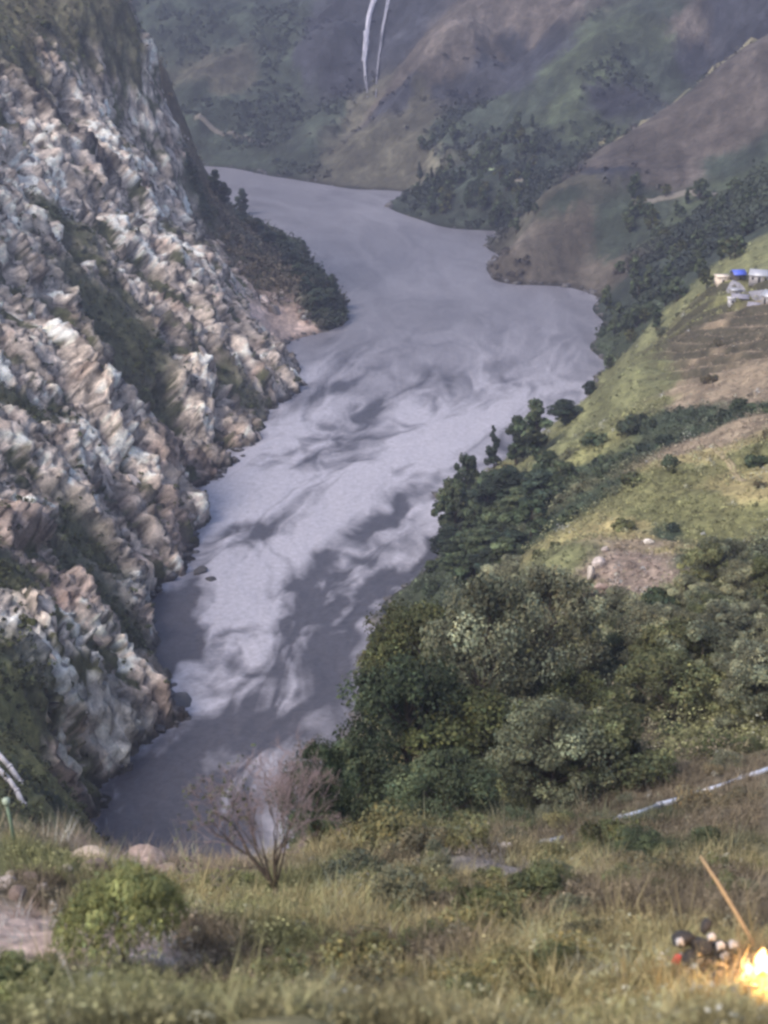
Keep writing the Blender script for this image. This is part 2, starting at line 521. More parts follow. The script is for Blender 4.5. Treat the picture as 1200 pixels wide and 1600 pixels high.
# normals of the smooth land
G = V.reshape(NR, NA, 3)
nr = np.cross(np.gradient(G, axis=1), np.gradient(G, axis=0))
nr /= np.linalg.norm(nr, axis=-1, keepdims=True) + 1e-9
nr = np.where(nr[..., 2:3] < 0, -nr, nr).reshape(-1, 3)
sel = np.where(left_bank > 0)[0]
q = dip(X[sel], Y[sel], Z[sel])
ribs = ridged(q * np.array([1 / 60, 1 / 19, 1 / 17]) + 0.3 * fbm(q / 24, 2, 71)[:, None], 4, 21)
wrp = q + 2.2 * np.stack([fbm(q / 9, 2, 81), fbm(q / 9, 2, 82), fbm(q / 9, 2, 83)], -1)
f1, f2, cid, tl1 = worley(wrp * np.array([1 / 15.0, 1 / 5.0, 1 / 4.2]), 3)
g1, g2, cid2, tl2 = worley(wrp * np.array([1 / 5.5, 1 / 2.1, 1 / 1.9]), 4)
big = fbm(q / 42, 3, 22)
amp = (0.25 + 0.75 * rockw[sel]) * smooth(-4, 5, Z[sel])
# chasms and ribs that can be told apart: (u, v) to (u, v), width m, depth m (negative = standing proud)
GROOVES = [(150, 500, 255, 650, 6, 10), (105, 140, 104, 218, 3, 7), (15, 420, 85, 530, 4, 6), (225, 440, 275, 570, 3, 5), (330, 560, 352, 690, 3, 6), (20, 250, 60, 340, 4, 5),
           (175, 650, 205, 740, 4, 6), (95, 290, 120, 400, 4, 6), (110, 470, 215, 545, 3, -5), (250, 560, 300, 640, 4, -4), (20, 640, 130, 720, 4, -4), (60, 520, 190, 700, 3, -5),
           (260, 390, 330, 520, 3, -4), (0, 820, 180, 905, 4, -4), (40, 860, 170, 895, 3, 4), (270, 660, 300, 760, 3, 5), (60, 230, 150, 245, 3, -4)]
ph1 = q[:, 1] / 8.5 + 0.55 * cid + 0.9 * fbm(q * np.array([1 / 40, 1 / 18, 1 / 18]), 3, 93)
ph2 = q[:, 1] / 2.9 + 0.8 * cid + 0.5 * cid2 + 0.9 * fbm(q * np.array([1 / 16, 1 / 7, 1 / 7]), 3, 94)
fr1, fr2 = ph1 - np.floor(ph1), ph2 - np.floor(ph2)
slab = 3.6 * (fr1 - smooth(0.9, 1.0, fr1) - 0.45) + 1.25 * (fr2 - smooth(0.86, 1.0, fr2) - 0.45)
hs1 = (_hash(np.floor(ph1).astype(np.int32), (cid * 997).astype(np.int32), np.zeros(len(sel), np.int32), 5) & 1023) / 1023.0
hs2 = (_hash(np.floor(ph2).astype(np.int32), (cid2 * 997).astype(np.int32), (cid * 997).astype(np.int32), 6) & 1023) / 1023.0
crack = np.maximum(smooth(0.80, 0.93, fr1) * (1 - smooth(0.97, 1.0, fr1)), 0.8 * smooth(0.74, 0.9, fr2) * (1 - smooth(0.96, 1.0, fr2)))
groove = np.zeros(len(sel))
for (ua, va, ub, vb_, wd, dp) in GROOVES:
    pa = hit(np.linspace(ua, ub, 7), np.linspace(va, vb_, 7))
    pq = V[sel] + 1.5 * np.stack([fbm(q / 5, 2, 91), fbm(q / 5, 2, 92), fbm(q / 5, 2, 93)], -1)
    dmin = np.full(len(sel), 1e9)
    for a_, b_ in zip(pa[:-1], pa[1:]):
        ab = b_ - a_
        tt = np.clip(((pq - a_) @ ab) / (ab @ ab + 1e-9), 0, 1)
        dmin = np.minimum(dmin, np.linalg.norm(pq - a_ - tt[:, None] * ab, axis=1))
    groove -= dp * np.exp(-(dmin / wd) ** 2)
disp = amp * (1 - 0.45 * smooth(540, 600, R[sel])) * ((ribs - 0.45) * 6.5 + big * 5.5 + (cid - 0.5) * 2.2 + tl1 * 1.2 + (cid2 - 0.5) * 0.8 + tl2 * 0.7 + slab + groove + (hs1 - 0.5) * 1.8 + (hs2 - 0.5) * 1.5 - 0.8 * (1 - smooth(0.02, 0.14, f2 - f1)))
V[sel] += nr[sel] * disp[:, None]
# colours
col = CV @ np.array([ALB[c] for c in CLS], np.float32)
mott = fbm(np.stack([X, Y, Z], -1) / np.clip(R * 0.02, 1.2, 16)[:, None], 4, 41)
mott2 = fbm(np.stack([X, Y, Z], -1) / np.clip(R * 0.006, .4, 6)[:, None], 3, 42)
col = col * np.exp(0.55 * mott + 0.35 * mott2)[:, None]
# rock faces: pale bands, rusty stains, dark seams, plants on the ledges
pal = fbm(q * np.array([1 / 26, 1 / 4.5, 1 / 4.5]), 5, 51, 0.6)
stain = fbm(q / 11, 4, 52)
veg = fbm(q * np.array([1 / 20, 1 / 7, 1 / 7]), 4, 53) + 0.55 * fbm(q * np.array([1 / 7, 1 / 2.2, 1 / 2.2]), 3, 54)
rc = col[sel] * np.exp(0.8 * pal + 0.5 * (cid - 0.5) + 0.75 * (hs1 - 0.5) + 0.85 * (hs2 - 0.5) - 1.3 * crack)[:, None]
rc = rc * (1 - 0.2 * smooth(0.15, 0.6, stain)[:, None] * np.array([0.35, 0.8, 1.0]))
seam = np.maximum(1 - smooth(0.02, 0.16, f2 - f1), 0.6 * (1 - smooth(0.02, 0.14, g2 - g1)))
rc = rc * (1 - 0.3 * seam[:, None])
vm = smooth(0.2, 0.42, veg - 0.05 * disp + 0.12 * crack)
rc = rc * (1 - vm[:, None]) + vm[:, None] * np.array(ALB['e']) * np.exp(0.5 * mott2[sel])[:, None]
wet = 1 - smooth(0.6, 2.2, Z[sel] + disp * 0.6)
rc = rc * (1 - 0.72 * wet[:, None] * rockw[sel][:, None])
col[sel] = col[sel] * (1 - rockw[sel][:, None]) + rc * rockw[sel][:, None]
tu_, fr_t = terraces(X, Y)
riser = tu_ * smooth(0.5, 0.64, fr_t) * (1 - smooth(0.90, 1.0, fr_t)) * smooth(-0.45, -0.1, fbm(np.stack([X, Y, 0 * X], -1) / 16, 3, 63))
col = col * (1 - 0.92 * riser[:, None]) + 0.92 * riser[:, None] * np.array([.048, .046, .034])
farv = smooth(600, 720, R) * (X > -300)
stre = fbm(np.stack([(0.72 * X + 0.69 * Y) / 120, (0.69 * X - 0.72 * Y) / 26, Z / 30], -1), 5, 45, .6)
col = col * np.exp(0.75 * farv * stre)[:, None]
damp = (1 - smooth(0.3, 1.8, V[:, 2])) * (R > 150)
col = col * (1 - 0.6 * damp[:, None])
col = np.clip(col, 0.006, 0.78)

idx = np.arange(NR * NA).reshape(NR, NA)
F = np.stack([idx[:-1, :-1], idx[:-1, 1:], idx[1:, 1:], idx[1:, :-1]], -1).reshape(-1, 4)
fz = V[F, 2].max(1)
F = F[fz > -3.0]
fc = V[F].mean(1)
fr_ = np.hypot(fc[:, 0], fc[:, 1])
reg = np.full(len(F), 3)                     # far mountain
reg[(fc[:, 0] > -8) & (fr_ < 600)] = 2       # right hillside
reg[(fc[:, 0] < -8) & (fc[:, 1] < 900)] = 1  # left cliff
reg[(fc[:, 0] >= -8) & (fr_ >= 600)] = 3
reg[fr_ < 92] = 0
MT_near = terrain_material('grassy_earth', (1.1, 6.0), 0.12)
MT_hill = terrain_material('hill_earth', (0.28, 1.6), 0.5)
MT_rock = terrain_material('cliff_rock', (0.35, 1.7), 0.55, 0.85)
MT_far = terrain_material('far_slopes', (0.055, 0.32), 2.5)
for r_, nm, mt in ((0, 'foreground_slope', MT_near), (1, 'cliff', MT_rock), (2, 'hillside', MT_hill), (3, 'mountain', MT_far)):
    f = F[reg == r_]
    used, inv = np.unique(f, return_inverse=True)
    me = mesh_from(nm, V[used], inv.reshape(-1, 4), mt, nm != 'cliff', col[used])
    structure(link(nm, me))

# ------------------------------------------------------------------ river
_mid = np.array([(250, 248), (330, 268), (480, 310), (600, 350), (660, 400), (710, 450), (740, 520), (690, 620), (590, 720), (500, 820), (430, 920),
                 (410, 1020), (390, 1120), (330, 1220), (280, 1330), (250, 1450)], float)
_ml = shore(_mid[:, 0], _mid[:, 1])[:, :2]
_t = np.linspace(0, len(_ml) - 1, 500)
MID = np.stack([np.interp(_t, np.arange(len(_ml)), _ml[:, k]) for k in (0, 1)], -1)
for _ in range(60):
    MID[1:-1] = (MID[:-2] + 2 * MID[1:-1] + MID[2:]) / 4
_sa = np.concatenate([[0], np.cumsum(np.linalg.norm(np.diff(MID, axis=0), axis=1))])
_tan = np.gradient(MID, axis=0); _tan /= np.linalg.norm(_tan, axis=1, keepdims=True)


def flow(x, y):
    s = np.empty(len(x)); t = np.empty(len(x))
    for a in range(0, len(x), 20000):
        p = np.stack([x[a:a + 20000], y[a:a + 20000]], -1)
        d2 = ((p[:, None] - MID[None]) ** 2).sum(-1)
        j = d2.argmin(1)
        dv = p - MID[j]
        s[a:a + 20000] = _sa[j] + (dv * _tan[j]).sum(1)
        t[a:a + 20000] = dv[:, 0] * _tan[j, 1] - dv[:, 1] * _tan[j, 0]
    return s, t


waz = np.linspace(-0.245, 0.235, 380)
wrad = np.concatenate([np.linspace(170, 480, 420, endpoint=False), np.geomspace(480, 1150, 200)])
WA, WR = np.meshgrid(waz, wrad)
wx, wy = (WR * np.sin(WA)).ravel(), (WR * np.cos(WA)).ravel()
wb = base_h(wx, wy)
s_, t_ = flow(wx, wy)
rough_w = 1 - smooth(430, 600, wy)            # rapids near, smooth pool upstream
qa = np.stack([s_ / 75, t_ / 28, 0 * s_], -1)
w1 = np.stack([fbm(qa, 3, 101), fbm(qa + 7.7, 3, 102), 0 * s_], -1)
w1 = w1 + 0.42 * np.stack([fbm(2.3 * qa + 1.5 * w1, 3, 107), fbm(2.3 * qa + 1.5 * w1 + 3.3, 3, 108), 0 * s_], -1)
qb = np.stack([s_ / 66, t_ / 23, 0 * s_], -1) + 0.9 * w1
pat = fbm(qb, 4, 103, 0.42)
pat2 = ridged(np.stack([s_ / 26, t_ / 10, 0 * s_], -1) + 1.3 * w1, 3, 104)
boil = fbm(np.stack([wx / 22, wy / 32, 0 * wx], -1) + 0.8 * w1, 3, 105, 0.4)
# long troughs and holes seen in the rapids: (u, v, length m, width m, angle deg of the long axis from +X, depth)
HOLES = [(600, 805, 24, 5, 62, 1.1), (510, 905, 28, 7, 60, 1.0), (460, 960, 22, 7, 60, 1.0), (640, 885, 26, 4.5, 58, 1.3), (575, 950, 22, 3, 60, .9),
         (410, 825, 9, 6, 30, .8), (365, 990, 8, 4, 20, 1.1), (340, 1010, 9, 7, 40, .8), (505, 1045, 10, 4.5, 80, 1.0), (415, 1140, 9, 3, 65, 1.2), (450, 715, 10, 6, 80, .7),
         (660, 590, 16, 7, 80, .5), (580, 630, 18, 4, 70, .5), (380, 1040, 9, 5, 50, .8), (262, 985, 24, 9, 85, 1.15), (225, 1230, 30, 9, 60, 1.2), (250, 1300, 20, 14, 20, .8), (540, 600, 26, 3, 62, .8), (700, 480, 24, 6, 80, .4), (330, 1080, 8, 3.5, 60, .7), (545, 560, 14, 3, 80, .6)]
hole = np.zeros(len(wx))
hw = np.stack([fbm(np.stack([wx / 14, wy / 20, 0 * wx], -1) + 0.7 * w1, 4, 111), fbm(np.stack([wx / 14, wy / 20, 0 * wx + 9], -1) + 0.7 * w1, 4, 112)], -1)
for (u, v, ln, wd, an, dp) in HOLES:
    c = shore(u, v)
    a = math.radians(an)
    dx, dy = wx - c[0] + 2.0 * hw[:, 0] * wd, wy - c[1] + 2.0 * hw[:, 1] * wd
    e1, e2 = (dx * math.cos(a) + dy * math.sin(a)) / ln, (-dx * math.sin(a) + dy * math.cos(a)) / wd
    hole = np.maximum(hole, dp * np.exp(-(e1 ** 2 + e2 ** 2)))
foam = 0.62 + 0.85 * pat + 0.3 * (pat2 - 0.5) + 0.4 * boil - 1.05 * hole + 0.22 * (ridged(np.stack([s_ / 22, t_ / 7, 0 * s_], -1) + 1.5 * w1, 4, 106) - 0.5)
foam = 0.36 + (foam - 0.36) * (1 + 0.35 * rough_w) + 0.10 * rough_w
lin = ridged(np.stack([s_ / 42, t_ / 11, 0 * s_], -1) + 1.5 * w1, 3, 109)
lin2 = ridged(np.stack([s_ / 16, t_ / 5, 0 * s_], -1) + 1.9 * w1, 3, 113)
foam = foam + 0.07 * rough_w + 0.34 * smooth(0.62, 0.98, lin) - 0.30 * smooth(0.56, 0.2, lin) + 0.22 * (lin2 - 0.52) - 0.03
foam = 0.40 + (foam - 0.40) * (0.25 + 0.75 * rough_w)
edge = np.exp(-np.clip(-wb, 0, 9) / 1.2)
foam = np.clip(foam, 0, 1)
wz = rough_w * (0.35 * pat + 0.06 * (pat2 - 0.5) + 0.3 * boil - 0.55 * hole) + 0.06 * boil
wz = wz * smooth(170, 200, WR.ravel())
wcol = (1 - foam)[:, None] * np.array([.072, .070, .088]) + foam[:, None] * (1 + 0.32 * rough_w[:, None]) * np.array([.31, .30, .345])
WV = np.stack([wx, wy, wz], -1)
wi = np.arange(len(wx)).reshape(len(wrad), len(waz))
WF = np.stack([wi[:-1, :-1], wi[:-1, 1:], wi[1:, 1:], wi[1:, :-1]], -1).reshape(-1, 4)
WF = WF[(wb[WF].min(1) < 3.0)]
used, inv = np.unique(WF, return_inverse=True)
m_water, nt, b = new_mat('silty_water')
vc = N(nt, 'ShaderNodeVertexColor', layer_name='Col')
co = N(nt, 'ShaderNodeTexCoord').outputs['Object']
n1 = noise_node(nt, 0.8, 5, 0.65, co, 0.6)
n2 = noise_node(nt, 0.16, 4, 0.6, co, 0.8)
mul = ramp(nt, n1.outputs[0], [(0.3, (0.77, 0.77, 0.77)), (0.7, (1.23, 1.23, 1.23))])
nt.links.new(mix_rgb(nt, 1.0, vc.outputs[0], mul, 'MULTIPLY'), b.inputs['Base Color'])
b.inputs['Roughness'].default_value = 0.42
b.inputs['IOR'].default_value = 1.33
bp = N(nt, 'ShaderNodeBump')
bp.inputs['Strength'].default_value = 0.5
bp.inputs['Distance'].default_value = 0.35
ad = N(nt, 'ShaderNodeMath', operation='ADD')
nt.links.new(n1.outputs[0], ad.inputs[0]); nt.links.new(n2.outputs[0], ad.inputs[1])
nt.links.new(ad.outputs[0], bp.inputs['Height'])
nt.links.new(bp.outputs[0], b.inputs['Normal'])
structure(link('river', mesh_from('river', WV[used], inv.reshape(-1, 4), m_water, True, wcol[used])))

# ------------------------------------------------------------------ plants: builders
def leaf_material(name, base, var=0.25, rough=0.75):
    m, nt, b = new_mat(name)
    vc = N(nt, 'ShaderNodeVertexColor', layer_name='Col')
    oi = N(nt, 'ShaderNodeObjectInfo')
    r1 = ramp(nt, oi.outputs['Random'], [(0.0, (1 - var, 1 - var * 0.8, 1 - var)), (0.5, (1, 1, 1)), (1.0, (1 + var * 1.3, 1 + var, 1 + var * 0.6))])
    c = mix_rgb(nt, 1.0, vc.outputs[0], r1, 'MULTIPLY')
    c = mix_rgb(nt, 1.0, c, base, 'MULTIPLY')
    nt.links.new(c, b.inputs['Base Color'])
    b.inputs['Roughness'].default_value = rough
    b.inputs['Specular IOR Level'].default_value = 0.3
    tr = N(nt, 'ShaderNodeBsdfTranslucent')
    nt.links.new(c, tr.inputs['Color'])
    ms = N(nt, 'ShaderNodeMixShader')
    ms.inputs[0].default_value = 0.22
    nt.links.new(b.outputs[0], ms.inputs[1]); nt.links.new(tr.outputs[0], ms.inputs[2])
    nt.links.new(ms.outputs[0], nt.nodes['Material Output'].inputs['Surface'])
    return m


def plain_material(name, color, rough=0.8, metal=0.0, grain=None, bump=0.0, amt=0.3):
    m, nt, b = new_mat(name)
    b.inputs['Roughness'].default_value = rough
    b.inputs['Metallic'].default_value = metal
    co = N(nt, 'ShaderNodeTexCoord').outputs['Object']
    n1 = noise_node(nt, grain or 3.0, 5, 0.65, co, 0.3)
    f = ramp(nt, n1.outputs[0], [(0.3, (1 - amt,) * 3), (0.7, (1 + amt,) * 3)])
    nt.links.new(mix_rgb(nt, 1.0, tuple(color), f, 'MULTIPLY'), b.inputs['Base Color'])
    if bump:
        bp = N(nt, 'ShaderNodeBump')
        bp.inputs['Distance'].default_value = bump
        bp.inputs['Strength'].default_value = 0.7
        nt.links.new(n1.outputs[0], bp.inputs['Height'])
        nt.links.new(bp.outputs[0], b.inputs['Normal'])
    return m


def unit(a):
    return a / (np.linalg.norm(a, axis=-1, keepdims=True) + 1e-9)


def leaves(g, cen, rad_, per, size, aspect=1.5, up=0.4, droop=0.0, tvar=0.25, lo=0.45):
    """leaf quads spread through clumps; returns V, F, colour"""
    cen = np.asarray(cen, float); rad_ = np.asarray(rad_, float)
    k = len(cen)
    n = k * per
    ci = np.repeat(np.arange(k), per)
    d = unit(g.normal(size=(n, 3)))
    rr = lo + (1 - lo) * g.random(n) ** 0.6
    p = cen[ci] + d * rad_[ci] * rr[:, None]
    nrm = unit(d * 0.8 + np.array([0, 0, up]) + 0.55 * g.normal(size=(n, 3)))
    tg = g.normal(size=(n, 3))
    tg[:, 2] -= droop * 3
    tg = unit(tg - nrm * (tg * nrm).sum(1, keepdims=True))
    bt = np.cross(nrm, tg)
    sz = size * (0.6 + 0.8 * g.random(n))[:, None]
    a, b = tg * sz * aspect * 0.5, bt * sz * 0.5
    V_ = np.stack([p - a, p - 0.1 * a + b, p + a, p - 0.1 * a - b], 1).reshape(-1, 3)
    F_ = np.arange(n * 4).reshape(n, 4)
    ct = np.exp(tvar * g.normal(size=k))[ci] * np.exp(0.22 * g.normal(size=n))
    yel = 1 + 0.08 * g.normal(size=n)
    c = np.stack([ct * yel, ct, ct * (2 - yel) * 0.95], -1)
    return V_, F_, np.repeat(np.clip(c, 0.1, 3), 4, 0)


def tube(pts, radii, sides=6, cap=True):
    pts = np.asarray(pts, float)
    n = len(pts)
    t = unit(np.gradient(pts, axis=0))
    ref = np.array([0.3, 0.9, 0.2]) if abs(t[0] @ np.array([0.3, 0.9, 0.2])) < 0.9 else np.array([1., 0, 0])
    u = unit(np.cross(t, ref)); w = np.cross(t, u)
    a = np.arange(sides) * 2 * math.pi / sides
    r = np.broadcast_to(np.asarray(radii, float), (n,))
    V_ = (pts[:, None] + r[:, None, None] * (np.cos(a)[None, :, None] * u[:, None] + np.sin(a)[None, :, None] * w[:, None])).reshape(-1, 3)
    i = np.arange(n * sides).reshape(n, sides)
    F_ = np.stack([i[:-1], np.roll(i[:-1], -1, 1), np.roll(i[1:], -1, 1), i[1:]], -1).reshape(-1, 4)
    tri = np.zeros((0, 3), int)
    if cap:
        V_ = np.concatenate([V_, pts[:1], pts[-1:]])
        s0, s1 = n * sides, n * sides + 1
        tri = np.array([[i[0, (j + 1) % sides], i[0, j], s0] for j in range(sides)] + [[i[-1, j], i[-1, (j + 1) % sides], s1] for j in range(sides)])
    return V_, F_, tri


class Soup:
    def __init__(self):
        self.v, self.q, self.t, self.c, self.n = [], [], [], [], 0

    def add(self, V_, quads=(), tris=(), c=(1, 1, 1)):
        V_ = np.asarray(V_, float)
        if len(quads): self.q.append(np.asarray(quads) + self.n)
        if len(tris): self.t.append(np.asarray(tris) + self.n)
        self.v.append(V_)
        c = np.asarray(c, float)
        self.c.append(np.broadcast_to(c, (len(V_), 3)) if c.ndim == 1 else c)
        self.n += len(V_)
        return self

    def tube(self, pts, radii, sides=6, c=(1, 1, 1)):
        a, b, d = tube(pts, radii, sides)
        return self.add(a, b, d, c)

    def box(self, lo, hi, c=(1, 1, 1)):
        (x0, y0, z0), (x1, y1, z1) = lo, hi
        v = [(x, y, z) for x in (x0, x1) for y in (y0, y1) for z in (z0, z1)]
        return self.add(v, [[0, 1, 3, 2], [4, 6, 7, 5], [0, 4, 5, 1], [2, 3, 7, 6], [0, 2, 6, 4], [1, 5, 7, 3]], (), c)

    def mesh(self, name, mat, smooth_shade=False):
        return mesh_from(name, np.concatenate(self.v), [np.concatenate(x) for x in (self.q, self.t) if x], mat, smooth_shade, np.concatenate(self.c))


M_bark = plain_material('bark', (.085, .065, .05), 0.9, 0, 9, 0.02, 0.4)
M_twig = plain_material('reddish_twig', (.29, .22, .225), 0.9, 0, 6, 0.0, 0.3)
LEAF = dict(dark=leaf_material('dark_leaf', (.062, .082, .048)), deep=leaf_material('blackish_green_leaf', (.036, .050, .036)),
            olive=leaf_material('olive_leaf', (.108, .118, .060)), grey=leaf_material('grey_green_leaf', (.165, .172, .118)),
            bright=leaf_material('bright_green_leaf', (.165, .185, .085)), dry=leaf_material('dry_brown_leaf', (.155, .135, .088)),
            yellow=leaf_material('yellow_green_leaf', (.185, .172, .085)), warm=leaf_material('warm_green_leaf', (.09, .098, .042)))


def tree_meshes(seed, kind, leaf, h=10.0, w=4.0, nclump=26, per=46, size=0.3):
    """kind: oval, cone, broad.  Returns trunk and crown meshes, foot at the origin."""
    g = np.random.default_rng(seed)
    sp = Soup()
    lean = g.normal(size=2) * 0.03 * h
    tz = np.linspace(0, h * 0.9, 7)
    tp = np.stack([lean[0] * (tz / h) ** 2 + g.normal(size=7) * 0.012 * h, lean[1] * (tz / h) ** 2 + g.normal(size=7) * 0.012 * h, tz], -1)
    tp[0, :2] = 0
    tp[0, 2] = -0.4
    sp.tube(tp, np.linspace(0.028 * h, 0.004 * h, 7), 7)
    cen, rd = [], []
    for i in range(nclump):
        f = (i + g.random()) / nclump
        a = g.random() * 2 * math.pi
        if kind == 'cone':
            z = h * (0.12 + 0.86 * f); rr = w * 0.5 * (1 - f) ** 0.8 * (0.35 + 0.65 * g.random()); cr = w * 0.2 * (1.15 - f)
        elif kind == 'oval':
            z = h * (0.16 + 0.78 * f); rr = w * 0.5 * math.sqrt(max(0.02, 1 - (2 * f - 0.9) ** 2)) * (0.3 + 0.6 * g.random()); cr = w * 0.2 * (0.8 + 0.5 * g.random())
        else:
            z = h * (0.3 + 0.62 * f); rr = w * 0.5 * math.sqrt(max(0.05, 1 - (1.75 * f - 0.7) ** 2)) * (0.25 + 0.75 * g.random() ** 0.6); cr = w * 0.13 * (0.5 + 0.9 * g.random())
        cx = np.interp(z, tz, tp[:, 0]) + rr * math.cos(a); cy = np.interp(z, tz, tp[:, 1]) + rr * math.sin(a)
        cen.append((cx, cy, z)); rd.append((cr, cr, cr * (0.75 if kind != 'cone' else 0.9)))
        if i % 2 == 0:
            z0 = max(0.1 * h, z - rr * 0.8 - 0.06 * h)
            b0 = np.array([np.interp(z0, tz, tp[:, 0]), np.interp(z0, tz, tp[:, 1]), z0])
            b2 = np.array([cx, cy, z])
            b1 = (b0 + b2) / 2 + np.array([0, 0, -0.02 * h])
            sp.tube([b0, b1, b2], [0.011 * h, 0.007 * h, 0.002 * h], 5)
    V_, F_, c = leaves(g, cen, rd, per, size, 1.5, 0.5, 0, 0.42)
    return sp.mesh('trunk', M_bark, True), mesh_from('crown', V_, F_, leaf, True, c)


def place_tree(name, meshes, p, label, cat, group=None, scale=1.0, rot=None, sxy=1.0):
    o = bpy.data.objects.new(name, None)
    COL.objects.link(o)
    o.empty_display_size = 0.3
    o.location = p
    o.rotation_euler = (0, 0, random.random() * 6.28 if rot is None else rot)
    o.scale = (scale * sxy, scale * sxy, scale)
    tag(o, label, cat, group)
    link('trunk', meshes[0], o)
    link('crown', meshes[1], o)
    return o


def shrub_meshes(seed, leaf, nclump=9, per=34, size=0.3, flat=0.75, droop=0.0):
    """unit shrub: about 2 m across, 1.5 m tall; foot at origin"""
    g = np.random.default_rng(seed)
    cen, rd = [], []
    st = Soup()
    for i in range(nclump):
        a = g.random() * 6.28; rr = 0.72 * math.sqrt(g.random())
        z = flat * (0.25 + 0.75 * g.random()) * (1.15 - 0.6 * rr)
        cr = 0.26 + 0.2 * g.random()
        cen.append((rr * math.cos(a), rr * math.sin(a), z)); rd.append((cr, cr, cr * 0.8))
        if i < 5:
            st.tube([(0, 0, -0.2), (rr * .4 * math.cos(a), rr * .4 * math.sin(a), z * .5), cen[-1]], [0.035, 0.025, 0.01], 4)
    V_, F_, c = leaves(g, cen, rd, per, size, 1.6, 0.5, droop, 0.3)
    return mesh_from('shrub', V_, F_, leaf, True, c), st.mesh('stem', M_bark, True)


SHRUBS = {k: [shrub_meshes(100 + 10 * i + j, LEAF[k], 9 + 2 * j, 120, 0.135) for j in range(3)] for i, k in enumerate(LEAF)}


NEARSH = {k: [shrub_meshes(700 + 10 * i + j, LEAF[k], 16, 190, 0.062) for j in range(2)] for i, k in enumerate(LEAF)}


def place_shrub(kind, p, scale, label, group, name='shrub', sz=1.0, stem=True, cat='shrub'):
    f, st = random.choice((NEARSH if math.hypot(p[0], p[1]) < 110 else SHRUBS)[kind])
    o = link(name, f, None, p)
    o.rotation_euler = (random.uniform(-.12, .12), random.uniform(-.12, .12), random.random() * 6.28)
    o.scale = (scale * random.uniform(.85, 1.2), scale * random.uniform(.85, 1.2), scale * sz)
    tag(o, label, cat, group)
    if stem:
        link('stem', st, o)
    return o


LANDMARKS = dict(
    hill=[(970, 885, 'the earth scar'), (1150, 455, 'the hamlet'), (1090, 1240, 'the shiny pipe'), (640, 1080, 'the big ragged tree'), (765, 800, 'the bank grove'), (1110, 560, 'the terraced field'),
          (1140, 728, 'the yellow footpath'), (900, 670, 'the light green nose'), (725, 1255, 'the pale rags'), (887, 1050, 'the lone pinkish stone')],
    near=[(1186, 1510, 'the fire'), (1098, 1490, 'the dark heap'), (431, 1400, 'the bare tree'), (190, 1430, 'the weeping tree'), (780, 1370, 'the bare grey patch'), (725, 1260, 'the pale rags'), (1055, 1510, 'the red container'),
          (140, 1352, 'the cream boulder'), (20, 1300, 'the green post'), (1000, 1330, 'the bush under the pipe'), (80, 1480, 'the pink gravel')],
    cliff=[(140, 1130, 'the white rock patch'), (205, 570, 'the dark chasm'), (190, 180, 'the upper rock wall'), (460, 510, 'the pale beach'), (285, 870, 'the middle spur'), (105, 860, 'the long green ledge'),
           (440, 590, 'the cliff nose'), (270, 1100, 'the black boulder'), (20, 1220, 'the pale pipes'), (100, 215, 'the dark notch')],
    grove=[(838, 665, 'the tallest oval tree'), (772, 695, 'the pointed tree'), (712, 800, 'the spreading tree'), (884, 645, 'the round bushy tree'), (640, 930, 'the yellowish topped tree'), (806, 690, 'the slim oval tree')],
    bank=[(478, 405, 'the pointed conifer'), (377, 315, 'the upright tree'), (518, 450, 'the tree at the tip'), (460, 510, 'the pale beach')],
    far=[(800, 280, 'the far pale track'), (770, 430, 'the spur point'), (640, 300, 'the far bend'), (764, 267, 'the mown strip'), (950, 225, 'the ridge path'), (1050, 317, 'the spur track'), (1128, 437, 'the cream hut'), (950, 520, 'the quiet bay'),
         (880, 290, 'the spur rocks')])


def where(P_, key):
    u, v = pix(np.asarray(P_, float))
    best = min(LANDMARKS[key], key=lambda a: (a[0] - u) ** 2 + (a[1] - v) ** 2)
    dx, dy = u - best[0], v - best[1]
    d = math.hypot(dx, dy)
    far_ = 'close' if d < 45 else 'well' if d > 130 else 'just'
    if abs(dx) > 2 * abs(dy):
        return f"{far_} {'right' if dx > 0 else 'left'} of {best[2]}".replace('close right', 'close on the right').replace('close left', 'close on the left')
    if abs(dy) > 2 * abs(dx):
        return f"{far_} {'below' if dy > 0 else 'above'} {best[2]}"
    return f"{far_} {'below' if dy > 0 else 'above'} and {'right' if dx > 0 else 'left'} of {best[2]}"


def sized(s, a, b):
    return 'small' if s < a else 'big' if s > b else 'middling'


COLOUR = dict(dark='dark green', deep='blackish green', olive='olive', grey='grey green', dry='dry brown', yellow='straw coloured', warm='warm green', bright='bright green')


def on_ground(u, v, lift=0.0):
    h = hit(u, v)
    h[:, 2] = ground(h[:, 0], h[:, 1]) + lift
    return h


# ------------------------------------------------------------------ rocks
def rock_mesh(seed, mat, flat=0.7, sub=3, cuts=9, col=(1, 1, 1)):
    g = np.random.default_rng(seed)
    bm = bmesh.new()
    bmesh.ops.create_icosphere(bm, subdivisions=sub, radius=1.0)
    v = np.array([x.co[:] for x in bm.verts])
    for _ in range(cuts):
        n = unit(g.normal(size=3)); d = 0.5 + 0.3 * g.random()
        over = np.maximum(v @ n - d, 0)
        v -= over[:, None] * n
    v *= 1 + 0.07 * fbm(v * 1.7 + seed, 3, seed % 50)[:, None]
    v *= np.array([1, 0.75 + 0.25 * g.random(), flat])
    f = np.array([[q.index for q in p.verts] for p in bm.faces])
    bm.free()
    c = np.exp(0.25 * fbm(v * 2.5 + seed, 3, 9))[:, None] * np.asarray(col)
    return mesh_from('rock', v, f, mat, False, c)


